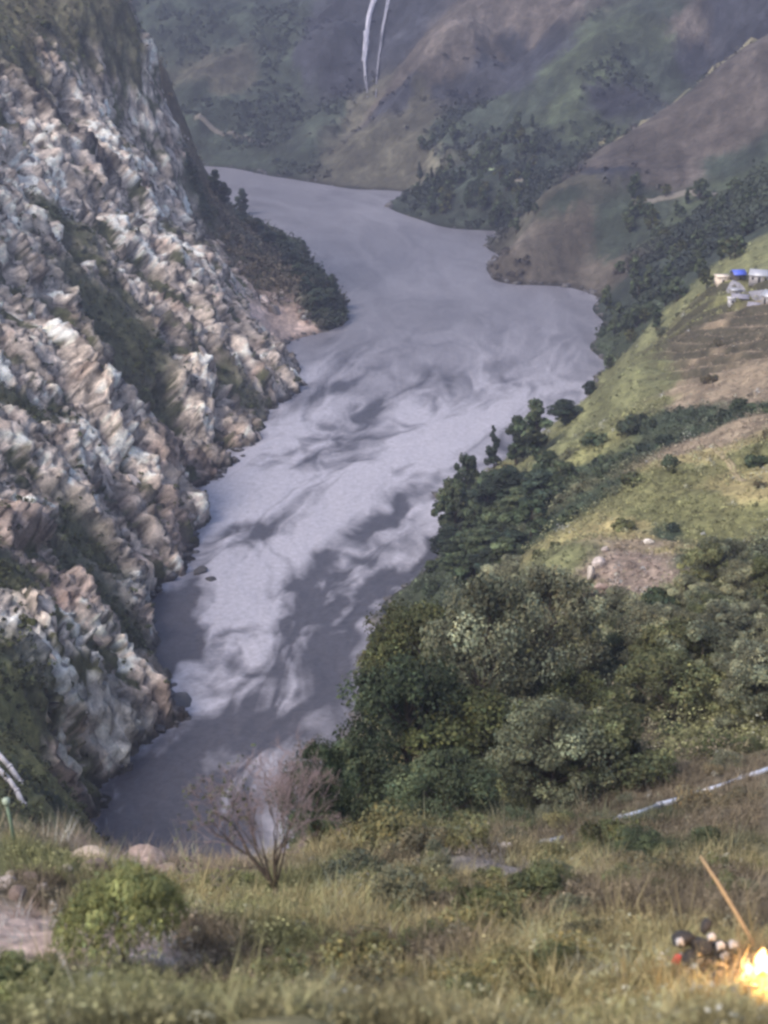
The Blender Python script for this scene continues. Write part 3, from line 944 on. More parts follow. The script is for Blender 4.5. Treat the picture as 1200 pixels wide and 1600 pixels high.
def rock_material(name, color, grain=2.2):
    m, nt, b = new_mat(name)
    vc = N(nt, 'ShaderNodeVertexColor', layer_name='Col')
    co = N(nt, 'ShaderNodeTexCoord').outputs['Object']
    oi = N(nt, 'ShaderNodeObjectInfo')
    n1 = noise_node(nt, grain, 6, 0.7, co, 0.6)
    f = ramp(nt, n1.outputs[0], [(0.3, (.6, .58, .56)), (0.7, (1.3, 1.3, 1.3))])
    r = ramp(nt, oi.outputs['Random'], [(0, (.6, .58, .56)), (0.5, (.95, .92, .9)), (1, (1.35, 1.35, 1.35))])
    c = mix_rgb(nt, 1.0, vc.outputs[0], f, 'MULTIPLY')
    c = mix_rgb(nt, 1.0, c, r, 'MULTIPLY')
    nt.links.new(mix_rgb(nt, 1.0, c, tuple(color), 'MULTIPLY'), b.inputs['Base Color'])
    b.inputs['Roughness'].default_value = 0.85
    bp = N(nt, 'ShaderNodeBump')
    bp.inputs['Distance'].default_value = 0.12
    nt.links.new(n1.outputs[0], bp.inputs['Height'])
    nt.links.new(bp.outputs[0], b.inputs['Normal'])
    return m


M_rock = rock_material('pale_rock', (.44, .39, .37))
M_wetrock = rock_material('wet_dark_rock', (.075, .075, .085))
M_white = rock_material('whitish_stone', (.62, .57, .52))
CLIFF_ROCKS = [rock_mesh(300 + i, M_rock, 0.5 + 0.05 * i) for i in range(6)]
cliff = bpy.data.objects['cliff']
cand = sel[(rockw[sel] > 0.75) & (np.abs(AZ.ravel()[sel]) < 0.255)]
pick = cand[rng.choice(len(cand), 300, replace=False)]
for k in pick:
    o = link('rock', random.choice(CLIFF_ROCKS), cliff, V[k] - nr[k] * 0.3)
    s = 0.9 * math.exp(rng.normal() * 0.45) * (R[k] / 420)
    # long axis down the ribs
    o.rotation_euler = Vector((0.62, -0.22, -0.75)).to_track_quat('X', 'Z').to_euler()
    o.rotation_euler.rotate_axis('X', rng.normal() * 0.5)
    o.rotation_euler.rotate_axis('Y', rng.normal() * 0.25)
    o.scale = (s * 1.9, s * 1.0, s * 1.0)
# boulders in the water under the cliff
for u, v, s, lb in ((312, 893, 2.6, 'dark wet boulder in the river at the tip of the middle cliff spur'),
                    (330, 905, 1.7, 'smaller dark wet boulder beside the one off the middle cliff spur'),
                    (285, 1098, 3.6, 'large black wet boulder at the point of the lower cliff spur'),
                    (262, 1085, 2.2, 'dark block of wet rock squeezed between cliff and large black boulder'),
                    (448, 598, 2.0, 'dark rock at the waterline below the pale cliff nose')):
    p = shore(u, v)
    o = link('boulder', rock_mesh(int(u), M_wetrock, 0.6, 3, 16), None, (p[0], p[1], -0.1 * s))
    o.scale = (s, s, s); o.rotation_euler = (0, 0, u)
    tag(o, lb, 'boulder')

# ------------------------------------------------------------------ cover too fine to count: woods, undergrowth, grass
def scatter(mask_w, n, amin=-0.30, amax=0.32):
    w = mask_w * ((AZ.ravel() > amin) & (AZ.ravel() < amax))
    w = np.maximum(w, 0); w /= w.sum()
    return rng.choice(len(w), n, p=w)


def cw(cs):
    return sum(CV[:, CLS.index(c)] for c in cs)


def clump_field(name, ids, rad_fn, per, size_fn, tint_fn, mat, up=0.5):
    """leaf clumps on the ground at many spots, as one mesh"""
    g = rng
    n = len(ids)
    rr = rad_fn(n)
    cen = V[ids] + np.stack([0 * rr, 0 * rr, rr * 0.55], -1)
    ci = np.repeat(np.arange(n), per)
    d = unit(g.normal(size=(n * per, 3)))
    d[:, 2] = np.abs(d[:, 2]) * 1.2 - 0.25
    p = cen[ci] + d * rr[ci][:, None] * (0.5 + 0.5 * g.random(n * per))[:, None]
    nm = unit(d + np.array([0, 0, up]) + 0.5 * g.normal(size=(n * per, 3)))
    tg = g.normal(size=(n * per, 3)); tg = unit(tg - nm * (tg * nm).sum(1, keepdims=True))
    bt = np.cross(nm, tg)
    sz = (size_fn(n)[ci] * (0.6 + 0.8 * g.random(n * per)))[:, None]
    V_ = np.stack([p - tg * sz, p + bt * sz * .6, p + tg * sz, p - bt * sz * .6], 1).reshape(-1, 3)
    F_ = np.arange(n * per * 4).reshape(-1, 4)
    c = tint_fn(ids)[ci] * np.exp(0.25 * g.normal(size=(n * per, 1)))
    o = link(name, mesh_from(name, V_, F_, mat, True, np.repeat(c, 4, 0)))
    o['kind'] = 'stuff'
    return o


M_cover = leaf_material('mixed_leaf', (1, 1, 1), 0.0)
CALB = np.array([ALB[c] for c in CLS], np.float32)


def tint_from(dark, var):
    def f(ids):
        g = rng.normal(size=(len(ids), 1))
        return np.clip(CV[ids] @ CALB * dark * np.exp(var * g), 0.012, 0.4)
    return f


FAR = (reg_v := (R > 560) & (V[:, 2] > 0.5)).astype(float)
ids = scatter(FAR * (cw('dfc') + 0.25 * cw('vb') + 0.1 * cw('h') + 0.4 * cw('j')) ** 1.3 * smooth(-.1, .35, fbm(V / 55, 3, 77)), 6500)
clump_field('distant_woods', ids, lambda n: 2.0 * np.exp(0.35 * rng.normal(size=n)), 18, lambda n: np.full(n, 0.8), tint_from(0.95, 0.2), M_cover)
MIDR = ((X > -8) & (R > 100) & (R < 600) & (V[:, 2] > 1)).astype(float)
ids = scatter(MIDR * (cw('deb') + 0.45 * cw('g') + 0.12 * cw('ysu')), 6200)
clump_field('undergrowth', ids, lambda n: (1.0 - .25 * smooth(150, 300, R[ids])) * np.exp(0.45 * rng.normal(size=n)), 23, lambda n: 0.11 + 0.13 * smooth(100, 450, R[ids]), tint_from(1.3, 0.55), M_cover)
ids = scatter(MIDR * (cw('gysetu')) * (1 - smooth(100, 600, R)), 9500)
clump_field('hill_grass', ids, lambda n: 0.4 * np.exp(0.4 * rng.normal(size=n)), 10, lambda n: np.full(n, 0.17), tint_from(1.2, 0.25), M_cover, 1.2)
CLF = ((X < -8) & (R > 180) & (R < 640) & (V[:, 2] > 2)).astype(float)
ids = scatter(CLF * (cw('edgbq') + 0.10 * cw('kr')), 3400)
clump_field('cliff_plants', ids, lambda n: 0.8 * np.exp(0.4 * rng.normal(size=n)), 18, lambda n: np.full(n, 0.3), lambda i: np.array([[.07, .078, .036]]) * np.exp(.4 * rng.normal(size=(len(i), 1))), M_cover)
BNK = ((X < -8) & (R > 560) & (R < 960) & (V[:, 2] > 0.5)).astype(float)
ids = scatter(BNK * (cw('d') + .4 * cw('b')), 900)
clump_field('bank_scrub', ids, lambda n: 1.3 * np.exp(0.4 * rng.normal(size=n)), 18, lambda n: np.full(n, 0.6), tint_from(1.25, 0.3), M_cover)

# grass of the near slope: blades in tufts
NEAR = ((R > 21) & (R < 100)).astype(float)
ids = scatter(NEAR * (1 - 0.9 * cw('pz')), 17500, -0.36, 0.38)
nb = 13
n = len(ids)
ci = np.repeat(np.arange(n), nb)
hgt = (0.30 * np.exp(0.45 * rng.normal(size=n)) * (0.5 + R[ids] / 60))[ci] * (0.6 + 0.7 * rng.random(n * nb)) * 1.05
p0 = V[ids][ci] + np.concatenate([rng.normal(size=(n * nb, 2)) * 0.16, np.full((n * nb, 1), -0.03)], 1)
le = rng.normal(size=(n * nb, 2)) * 0.45 + (rng.normal(size=(n, 2)) * 0.25)[ci]
tip = p0 + np.stack([le[:, 0] * hgt, le[:, 1] * hgt, hgt], -1)
sd = unit(np.concatenate([rng.normal(size=(n * nb, 2)), np.zeros((n * nb, 1))], 1)) * 0.022
V_ = np.stack([p0 - sd, p0 + sd, tip], 1).reshape(-1, 3)
gc = np.clip(CV[ids] @ CALB * np.exp(0.3 * rng.normal(size=(n, 1)) + 0.75 * fbm(V[ids] / 2.6, 3, 66)[:, None]) * 1.3, .02, .45)
o = link('grass', mesh_from('grass', V_, np.arange(len(V_)).reshape(-1, 3), M_cover, False, np.repeat(np.repeat(gc, nb, 0) * np.exp(.15 * rng.normal(size=(n * nb, 1))), 3, 0)))
o['kind'] = 'stuff'
ids = scatter(NEAR * (cw('gbe') + 0.3 * cw('s')), 4600, -0.34, 0.36)
clump_field('weeds', ids, lambda n: 0.28 * np.exp(0.5 * rng.normal(size=n)), 20, lambda n: np.full(n, 0.055), tint_from(1.4, 0.4), M_cover)

# ------------------------------------------------------------------ single shrubs on the right hillside
def pick_kind(k):
    c = CLS[int(np.argmax(CV[k]))]
    opt = dict(d=['deep', 'dark', 'dark'], e=['dark', 'grey', 'grey', 'olive'], g=['olive', 'grey', 'grey', 'dark'], b=['dry', 'dry', 'dark'], s=['dry', 'yellow', 'olive'],
               y=['olive', 'yellow', 'dark'], t=['dark', 'dry'], u=['grey', 'dark']).get(c, ['olive', 'grey'])
    return random.choice(opt)


near_w = MIDR * (R < 240) * (cw('egbd') + 0.35 * cw('suy'))
for k in scatter(near_w, 130):
    kd = pick_kind(k)
    sc = 1.3 * math.exp(rng.normal() * .38)
    place_shrub(kd, V[k] - np.array([0, 0, .15]), sc, f"{sized(sc, 1.05, 1.7)} {COLOUR[kd]} shrub {where(V[k], 'hill')}", 'shrubs on the right hillside', sz=random.uniform(.8, 1.3))
mid_w = MIDR * (R >= 240) * (cw('de') + 0.3 * cw('gb') + .07 * cw('ty'))
for k in scatter(mid_w, 130):
    kd = pick_kind(k)
    sc = 1.9 * math.exp(rng.normal() * .4)
    place_shrub(kd, V[k] - np.array([0, 0, .15]), sc, f"{sized(sc, 1.5, 2.5)} {COLOUR[kd]} shrub {where(V[k], 'hill')}", 'shrubs on the right hillside', sz=random.uniform(.7, 1.2), stem=False)
for k in scatter(CLF * (cw('e') + 0.06 * cw('kr') + .2 * cw('q')), 100):
    kd = random.choice(['dark', 'olive', 'warm'])
    sc = 1.25 * math.exp(rng.normal() * .4)
    place_shrub(kd, V[k] - nr[k] * .2, sc, f"{sized(sc, 1, 1.6)} {COLOUR[kd]} plant on the cliff {where(V[k], 'cliff')}", 'plants on the cliff ledges', 'ledge_plant', .8, False, 'plant')

# ------------------------------------------------------------------ trees
OVAL = [tree_meshes(10 + i, 'oval', LEAF['dark'], 12, 5.2, 30, 130, .42) for i in range(3)]
OVALD = [tree_meshes(20 + i, 'oval', LEAF['deep'], 12, 6.0, 30, 130, .42) for i in range(3)]
CONE = [tree_meshes(30 + i, 'cone', LEAF['deep'], 12, 5.0, 34, 110, .42) for i in range(2)]
BROAD = [tree_meshes(40 + i, 'broad', LEAF['dark'], 10, 8.5, 34, 130, .42) for i in range(3)]
FARB = [tree_meshes(80 + i, 'broad', LEAF[l], 9, 7, 26, 100, .5) for i, l in enumerate(('dark', 'warm'))]
PPM = lambda p: FPX / np.linalg.norm(np.asarray(p) - np.array([0, 0, CAM_H]))


def tree_by_pixels(u, vb, vt, meshes, h0, label, wpx=None, w0=None, name='tree', group=None, dist=None):
    """a tree whose foot stands where the picture shows it and whose height spans vb..vt"""
    p = on_ground(u, vb)[0] if dist is None else np.append(at(u, vb, dist)[:2], 0)
    if dist is not None:
        p[2] = ground1(p[0], p[1])
    sc = (vb - vt) / (PPM(p) * math.cos(PITCH)) / h0
    if dist is not None:
        sc = max(sc, (at(u, vt, dist)[2] - p[2]) / h0)
    sxy = 1.0 if wpx is None else wpx / PPM(p) / (w0 * sc)
    return place_tree(name, meshes, p - np.array([0, 0, .15]), label, 'tree', group, sc, None, sxy)


grove = 'trees of the grove on the river bank'
for a in ((838, 715, 622, OVAL[0], 'tallest oval tree at the upper right end of the bank grove', 46), (806, 725, 648, OVAL[1], 'slim oval tree just left of the tallest oval tree', 38),
          (772, 735, 668, CONE[0], 'small pointed dark tree standing out against the water left of two ovals', 30),
          (884, 662, 624, OVALD[0], 'round dark bushy tree at the edge of the light green slope', 40),
          (922, 614, 590, OVALD[2], 'small dark tree above the round bushy tree on the grassy nose', 20),
          (728, 790, 708, BROAD[2], 'thin pale tree leaning out of the grove towards the water', 50),
          (712, 850, 745, BROAD[0], 'dark spreading tree overhanging the water at the left of the grove', 76)):
    tree_by_pixels(a[0], a[1], a[2], a[3], 10 if a[3] in BROAD else 12, a[4], a[5], 8.5 if a[3] in BROAD else 5.2, group=grove)
for i, (u, vb) in enumerate([(740, 850), (760, 810), (780, 780), (795, 785), (755, 870), (790, 830), (825, 790), (850, 770), (815, 810), (770, 900), (730, 890), (830, 840),
                             (860, 790), (800, 870), (875, 768), (845, 800), (712, 905), (745, 915), (700, 880), (785, 905)]):
    m = random.choice(OVALD + BROAD + OVAL)
    tree_by_pixels(u, vb, vb - random.uniform(42, 66), m, 12 if m not in BROAD else 10, f"dark leafy tree crowded into the grove, {where(on_ground(u, vb)[0], 'grove')}".replace('leafy tree crowded into the grove,', ('spreading' if m in BROAD else 'blackish' if m in OVALD else 'slim') + ' grove tree'), random.uniform(46, 70), 5.6 if m not in BROAD else 8.5, group=grove)
# left bank
bank = 'trees on the wooded left bank'
for u, vb, vt, m, lb in ((478, 430, 378, CONE[0], 'pointed conifer on the wooded left bank, its tip against the water'), (377, 335, 298, OVALD[1], 'dark upright tree highest on the wooded left bank'),
                         (518, 470, 430, OVALD[0], 'dark tree near the tip of the wooded left bank')):
    tree_by_pixels(u, vb, vt, m, 12, lb, (vb - vt) * .5, 5.5, group=bank)
for u, vb in ((350, 318), (400, 362), (420, 385), (440, 398), (455, 415), (490, 445), (500, 462), (515, 478), (480, 465), (335, 300), (466, 440), (495, 485)):
    m = random.choice(OVALD + OVAL)
    tree_by_pixels(u, vb, vb - random.uniform(20, 34), m, 12, f"small dark bank tree {where(on_ground(u, vb)[0], 'bank')}", random.uniform(20, 30), 5.5, group=bank)
# far bank
fb = 'trees above the far bank'
k = 0
while k < 90:
    u, v = rng.uniform(640, 840), rng.uniform(190, 362)
    if v < 250 - (u - 640) * 0.25 or v > 330 + (u - 640) * 0.2: continue
    p = on_ground(u, v)[0]
    if p[2] < 1.0: continue
    m = random.choice(OVAL + CONE + FARB)
    sc = rng.uniform(.55, .95)
    place_tree('tree', m, p, f"{sized(sc, .68, .82)} {'pointed' if m in CONE else 'rounded'} dark tree {where(p, 'far')}", 'tree', fb, sc)
    k += 1
k = 0
while k < 60:
    u, v = rng.uniform(945, 1180), rng.uniform(300, 590)
    if v > 620 - (u - 930) * .75 or u < 960 and v < 460: continue
    p = on_ground(u, v)[0]
    if p[2] < 1.0 or np.hypot(p[0], p[1]) < 470: continue
    m = random.choice(OVAL + FARB + BROAD)
    sc = rng.uniform(.5, .9)
    place_tree('tree', m, p, f"{sized(sc, .63, .77)} {'spreading' if m in BROAD else 'rounded'} dark tree {where(p, 'far')}", 'tree', 'trees on the wooded slope below the hamlet', sc)
    k += 1

# the big trees in front of the river
BIG = [tree_meshes(60 + i, 'broad', LEAF[l], 12, 11, 72, 300, .18) for i, l in enumerate(('warm', 'dark', 'grey', 'dark'))]


def big_tree(u, vb, vt, wpx, m, label, dist):
    tree_by_pixels(u, vb, vt, BIG[m], 11.4, label, wpx, 11.5, dist=dist)


big_tree(655, 1120, 905, 190, 0, 'tree with a lighter yellowish top just below the dark water streak', 150)
big_tree(640, 1255, 985, 235, 1, 'big dark leafy tree whose ragged left edge overhangs the river', 128)
big_tree(560, 1290, 1120, 150, 3, 'dark round tree low in front of the big ragged tree', 112)
big_tree(494, 1300, 1122, 130, 1, 'small dark tree farthest left, standing out over the pale water', 78)
big_tree(750, 1230, 960, 210, 2, 'grey green tree right of the big dark ragged tree', 135)
big_tree(690, 1310, 1150, 190, 3, 'dark bushy tree at the foot of the big ragged tree', 106)
big_tree(840, 1180, 960, 190, 2, 'olive tree in the middle of the scrubby hillside', 150)
big_tree(860, 1290, 1120, 190, 2, 'broad olive tree above the left end of the shiny pipe', 112)
big_tree(1005, 1378, 1326, 100, 1, 'dark leafy bush tree hanging below the shiny pipe', 76)

# scrubby trees filling the slope from the big trees to the right edge
SCRUB = [tree_meshes(90 + i, 'broad', LEAF[l], 5, 5.6, 38, 260, .12) for i, l in enumerate(('grey', 'olive', 'dark', 'grey', 'warm'))]
SCN = ['grey green', 'olive', 'dark green', 'pale grey green', 'warm green']
k = 0
while k < 125:
    u, v = rng.uniform(740, 1215), rng.uniform(905, 1290)
    if v > 1255 and u > 960: continue
    if 900 < u < 1060 and v < 985 or v > 1150 and u > 985: continue
    if (u - 887) ** 2 + (v - 1062) ** 2 < 40 ** 2: continue
    p = on_ground(u, v)[0]
    if not 75 < np.hypot(p[0], p[1]) < 240: continue
    j = int(rng.choice(5, p=[.34, .22, .08, .24, .12]))
    s = .72 * math.exp(rng.normal() * .3)
    place_tree('scrub_tree', SCRUB[j], p - np.array([0, 0, .5]), f"{sized(s, .6, .85)} {SCN[j]} scrubby tree {where(p, 'hill')}", 'tree', 'scrubby trees on the right hillside', s, None, 1.15)
    k += 1

# weeping green tree in the left foreground
def weeping_tree():
    p = on_ground(192, 1508)[0]
    g = np.random.default_rng(5)
    s = 1 / PPM(p)
    o = bpy.data.objects.new('weeping_tree', None); COL.objects.link(o); o.location = p; o.scale = (.76, .76, .80)
    tag(o, 'small bright green weeping tree on a thin trunk beside the pink gravel', 'tree')
    sp = Soup()
    sp.tube([(0, 0, -.3), (.03, 0, .5), (-.03, .05, 1.2), (0.02, 0, 2.3)], [.09, .075, .06, .03], 7)
    cen, rd = [], []
    for i in range(36):
        a = g.random() * 6.28; rr = 2.15 * math.sqrt(g.random())
        z = 1.75 + 2.0 * math.sqrt(max(0, 1 - (rr / 2.25) ** 2)) * (0.35 + 0.65 * g.random()) + 0.45 * math.cos(a) * rr / 2
        cen.append((rr * math.cos(a), rr * math.sin(a), z)); rd.append((.5, .5, .34))
        if i % 2 == 0:
            sp.tube([(0, 0, 1.3 + .3 * g.random()), (rr * .5 * math.cos(a), rr * .5 * math.sin(a), z * .75 + .3), cen[-1]], [.03, .02, .006], 4)
    V_, F_, c = leaves(g, cen, rd, 170, .05, 4.0, .35, 1.2, .3)
    hv, hf, hc = [V_], [F_], [c]
    ns, nl = 620, 16
    a = g.random(ns) * 6.28; rr = 2.25 * np.sqrt(g.random(ns))
    z0 = 1.75 + 2.0 * np.sqrt(np.maximum(0, 1 - (rr / 2.35) ** 2)) * (.45 + .55 * g.random(ns)) + .4 * np.cos(a) * rr / 2
    L = .45 + .8 * g.random(ns)
    f_ = np.linspace(0, 1, nl)
    px_ = (rr * np.cos(a))[:, None] * (1 + .1 * f_) + .05 * g.normal(size=(ns, nl)); py_ = (rr * np.sin(a))[:, None] * (1 + .1 * f_) + .05 * g.normal(size=(ns, nl))
    pz_ = z0[:, None] - L[:, None] * f_ ** 1.4
    pt = np.stack([px_, py_, pz_], -1).reshape(-1, 3)
    v2, f2_, c2 = leaves(g, pt, np.full((len(pt), 3), .03), 1, .05, 3.2, .2, 1.6, .2)
    c2 = c2 * np.repeat(np.exp(.28 * g.normal(size=ns)), nl * 4)[:, None]
    V_ = np.concatenate([V_, v2]); F_ = np.concatenate([F_, f2_ + len(c)]); c = np.concatenate([c, c2])
    link('trunk', sp.mesh('trunk', M_bark, True), o)
    link('crown', mesh_from('crown', V_, F_, LEAF['bright'], True, c), o)


weeping_tree()


# bare tree at the brink
def bare_tree():
    p = on_ground(431, 1408)[0]
    g = np.random.default_rng(11)
    o = bpy.data.objects.new('bare_tree', None); COL.objects.link(o); o.location = p
    tag(o, 'leafless forked tree with reddish twigs at the brink above the river', 'tree')
    k = 1 / PPM(p)
    tr, tw, lf = Soup(), Soup(), []
    tr.tube([(0, 0, -.3), (0, 0, .15), (.02, 0, .55)], [.15, .13, .12], 8)

    def grow(a, d, ln, r, depth, soup):
        pts = [a]; q = a
        for s in range(4):
            d = unit(d + g.normal(size=3) * 0.13 + np.array([0, 0, 0.05]))
            q = q + d * ln / 4
            pts.append(q)
        soup.tube(pts, np.linspace(r, r * .55, 5), 6 if depth > 4 else 3)
        if depth > 0:
            for c in range(3 if depth > 1 else 4):
                j = g.integers(2, 5)
                grow(pts[j], unit(d + g.normal(size=3) * .42), ln * (.55 + .25 * g.random()), max(.008, r * .52), depth - 1, tr if depth > 4 else tw)
        else:
            lf.append(q)

    lim = [((-98, 105), .095), ((-35, 150), .05), ((-8, 165), .06), ((14, 160), .055), ((40, 165), .05)  , ((-50, 120), .05)]
    for (dx, dz), r in lim:
        e = np.array([dx * k, g.normal() * .25, dz * k])
        grow(np.array([.0, 0, .45]), unit(e), np.linalg.norm(e) * .60, r * 1.15, 5, tr)
    link('trunk', tr.mesh('trunk', M_bark, True), o)
    link('twigs', tw.mesh('twigs', M_twig, True), o)
    lf = np.array(lf); lf = lf[lf[:, 0] < -.8]
    V_, F_, c = leaves(g, lf[::4], np.full((len(lf[::4]), 3), .12), 2, .09, 1.5)
    link('leaves', mesh_from('leaves', V_, F_, LEAF['olive'], True, c), o)


bare_tree()

# foreground shrubs
fg = 'scrub of the near slope'
FGB = [(30, 1545, 1.0, 'bright', 'bright green bush in the bottom left corner'), (365, 1392, .9, 'warm', 'low green bush left of the bare tree fork'),
       (15, 1575, .8, 'bright', 'small leafy green bush at the left edge under the gravel'), (1000, 1350, .8, 'dark', 'dark bush just under the middle of the shiny pipe'),
       (495, 1330, 1.0, 'yellow', 'tall straw coloured bush right of the bare tree crown'), (545, 1325, 1.3, 'yellow', 'broad straw coloured bush under the leftmost dark tree'), (735, 1300, 1.0, 'dark', 'dark shrub below the pale rags'), (520, 1380, .9, 'olive', 'olive bush right of the bare tree')]
for u, v, s, kd, lb in FGB:
    place_shrub(kd, on_ground(u, v)[0] - np.array([0, 0, .1]), s, lb, fg, 'bush', cat='bush')
for k in scatter(NEAR * (R > 31) * (cw('bseg') + .02), 255, -.27, .27):
    c = CLS[int(np.argmax(CV[k]))]
    kd = random.choice(dict(b=['dry', 'dry', 'olive', 'grey'], s=['yellow', 'dry', 'yellow', 'olive'], e=['dark', 'olive', 'grey'], g=['olive', 'grey', 'yellow']).get(c, ['olive']))
    u_, v_ = pix(V[k])
    if (270 < u_ < 520 and v_ < 1500) or (u_ < 300 and 1300 < v_ < 1530) or (u_ > 930 and v_ > 1400): continue
    sc = .72 * math.exp(rng.normal() * .4)
    place_shrub(kd, V[k] - np.array([0, 0, .06]), sc, f"{sized(sc, .58, .88)} {COLOUR[kd]} bush {where(V[k], 'near')}", fg, 'bush', random.uniform(.7, 1.3), cat='bush')

# brush running down from the big trees into the grass
k = 0
while k < 34:
    u, v = rng.uniform(500, 960), rng.uniform(1290, 1430)
    if u < 560 and v > 1380 or (u - 725) ** 2 + (v - 1255) ** 2 < 45 ** 2: continue
    p = on_ground(u, v)[0]
    kd = ['olive', 'grey', 'yellow', 'dark', 'warm'][int(rng.choice(5, p=[.3, .25, .2, .1, .15]))]
    sc = 1.05 * math.exp(rng.normal() * .3)
    place_shrub(kd, p - np.array([0, 0, .1]), sc, f"{sized(sc, .9, 1.25)} {COLOUR[kd]} brush {where(p, 'near')}", 'brush between the big trees and the grass', 'bush', random.uniform(.8, 1.3), cat='bush')
    k += 1

# stones along the water's edge
ids = scatter(((V[:, 2] > -.3) & (V[:, 2] < 1.1) & (R > 230)).astype(float), 800)
g = rng
ico = bmesh.new(); bmesh.ops.create_icosphere(ico, subdivisions=1, radius=1.0)
bv = np.array([x.co[:] for x in ico.verts]); bf = np.array([[x.index for x in f.verts] for f in ico.faces]); ico.free()
vs, fs, cs = [], [], []
for n_, k in enumerate(ids):
    s = .55 * math.exp(g.normal() * .5)
    vv = bv * (1 + .3 * g.normal(size=(len(bv), 1))) * s * np.array([1.3, 1, .7]) + V[k]
    vs.append(vv); fs.append(bf + n_ * len(bv)); cs.append(np.full((len(bv), 3), 1.0))
M_shore = plain_material('shore_stone', (.085, .08, .085), .6, 0, 1.5, .1, .4)
o = link('shore_stones', mesh_from('shore_stones', np.concatenate(vs), np.concatenate(fs), M_shore, False))
o['kind'] = 'stuff'
# ------------------------------------------------------------------ stones in the foreground and on the scar
def stone(u, v, wpx, hpx, label, mat, seed, name='boulder', sink=.35, cat='boulder'):
    p = on_ground(u, v)[0]
    k = 1 / PPM(p)
    o = link(name, rock_mesh(seed, mat, 1.0), None)
    sx, sz = wpx * k / 2, hpx * k / 2
    o.scale = (sx, (sx + sz) / 2, sz)
    o.location = p + np.array([0, 0, sz * (1 - sink)])
    o.rotation_euler = (0, 0, random.uniform(-.3, .3))
    tag(o, label, cat)
    return o


M_cream = rock_material('cream_stone', (.74, .62, .50), 3)
M_pinkrock = rock_material('pinkish_rock', (.36, .28, .25), 2.5)
for a in ((140, 1352, 66, 30, 'flat cream coloured boulder on the grass above the weeping tree', M_cream, 401), (150, 1372, 52, 30, 'grey brown rock under the flat cream boulder', M_pinkrock, 402),
          (186, 1322, 30, 26, 'pale rock at the brink right of the flat cream boulder', M_rock, 403), (205, 1336, 22, 18, 'small whitish stone beside the pinkish brink rock', M_white, 404),
          (228, 1345, 66, 46, 'long pinkish rock sloping along the brink', M_pinkrock, 405), (258, 1368, 44, 40, 'lower end of the rock ridge, tan and broken', M_pinkrock, 406),
          (180, 1338, 26, 16, 'small tan stone between cream boulder and brink rocks', M_pinkrock, 407), (105, 1372, 22, 18, 'grey stone in the grass left of the weeping tree', M_rock, 408),
          (16, 1366, 16, 12, 'little white stone in the grass at the left edge', M_white, 409), (10, 1392, 40, 26, 'pale boulder at the left edge above the gravel', M_rock, 410),
          (48, 1388, 34, 24, 'brown boulder in the row above the pink gravel', M_pinkrock, 411), (82, 1418, 22, 18, 'whitish stone at the right end of the boulder row', M_white, 412),
          (70, 1402, 26, 20, 'grey boulder in the row above the pink gravel', M_rock, 413), (30, 1412, 40, 26, 'dark pinkish boulder at the gravel edge', M_pinkrock, 414),
          (265, 1436, 34, 26, 'round greyish white stone right of the weeping tree', M_white, 415), (458, 1422, 14, 8, 'tiny white stone right of the bare tree foot', M_white, 416),
          (700, 1345, 20, 12, 'small cream stone at the bare grey patch', M_cream, 417), (790, 1340, 26, 13, 'whitish stone at the lower end of the shiny pipe', M_white, 418),
          (1012, 852, 24, 10, 'pale flat stone on top of the earth scar', M_white, 421), (946, 864, 15, 12, 'small grey stone at the upper left of the earth scar', M_rock, 422),
          (922, 905, 14, 34, 'upright whitish rock on the left of the earth scar', M_white, 423), (932, 888, 26, 24, 'grey broken rock in the left flank of the earth scar', M_rock, 424),
          (926, 948, 14, 24, 'pale pointed rock below the left flank of the earth scar', M_white, 425), (940, 918, 22, 18, 'pinkish rock under the left flank of the earth scar', M_pinkrock, 426),
          (887, 1050, 22, 26, 'lone pinkish stone half hidden in the hillside shrubs', M_pinkrock, 427)):
    stone(*a)
# rags caught in the shrubs
M_rag = plain_material('pale_cloth', (.55, .54, .60), .8, 0, 9, .01, .2)


def rag(name, u, v, wpx, hpx, label, cat, mat, seed, lift=.0, dist=None):
    p = on_ground(u, v)[0] if dist is None else at(u, v, dist)
    k = 1 / PPM(p)
    g = np.random.default_rng(seed)
    a = np.linspace(-1, 1, 13)
    U_, W_ = np.meshgrid(a, a)
    q = np.stack([U_.ravel() * 1.7, W_.ravel() * 1.7, 0 * U_.ravel() + seed], -1)
    rad2 = 1 - 0.25 * np.clip(fbm(q, 2, seed), -1, 1)
    top = np.stack([U_.ravel() * rad2 * wpx * k / 2, 0.45 * wpx * k * W_.ravel() * rad2, hpx * k * (0.75 * (1 - 0.5 * (U_.ravel() ** 2 + W_.ravel() ** 2)) + .3 * fbm(q * 1.3, 3, seed + 1))], -1)
    bot = top * np.array([.93, .93, .2]) - np.array([0, 0, .04])
    i = np.arange(169).reshape(13, 13)
    f = np.stack([i[:-1, :-1], i[:-1, 1:], i[1:, 1:], i[1:, :-1]], -1).reshape(-1, 4)
    ring = np.concatenate([i[0], i[1:, -1], i[-1, -2::-1], i[-2:0:-1, 0]])
    sdq = np.stack([ring, np.roll(ring, -1), np.roll(ring, -1) + 169, ring + 169], -1)
    sp = Soup().add(np.concatenate([top, bot]), np.concatenate([f, f[:, ::-1] + 169, sdq[:, ::-1]]))
    o = link(name, sp.mesh(name, mat, True), None, p + np.array([0, 0, lift]))
    tag(o, label, cat)
    return o


rag('cloth', 738, 1246, 22, 20, 'pale bluish rag lying upper right among the dark shrubs', 'cloth', M_rag, 1, 1.2)
rag('cloth', 722, 1262, 16, 28, 'long whitish rag hanging in the dark shrubs below the big tree', 'cloth', M_rag, 2, 1.0)
rag('cloth', 709, 1243, 11, 11, 'small grey green rag left of the two larger rags', 'cloth', M_rag, 3, 1.2)

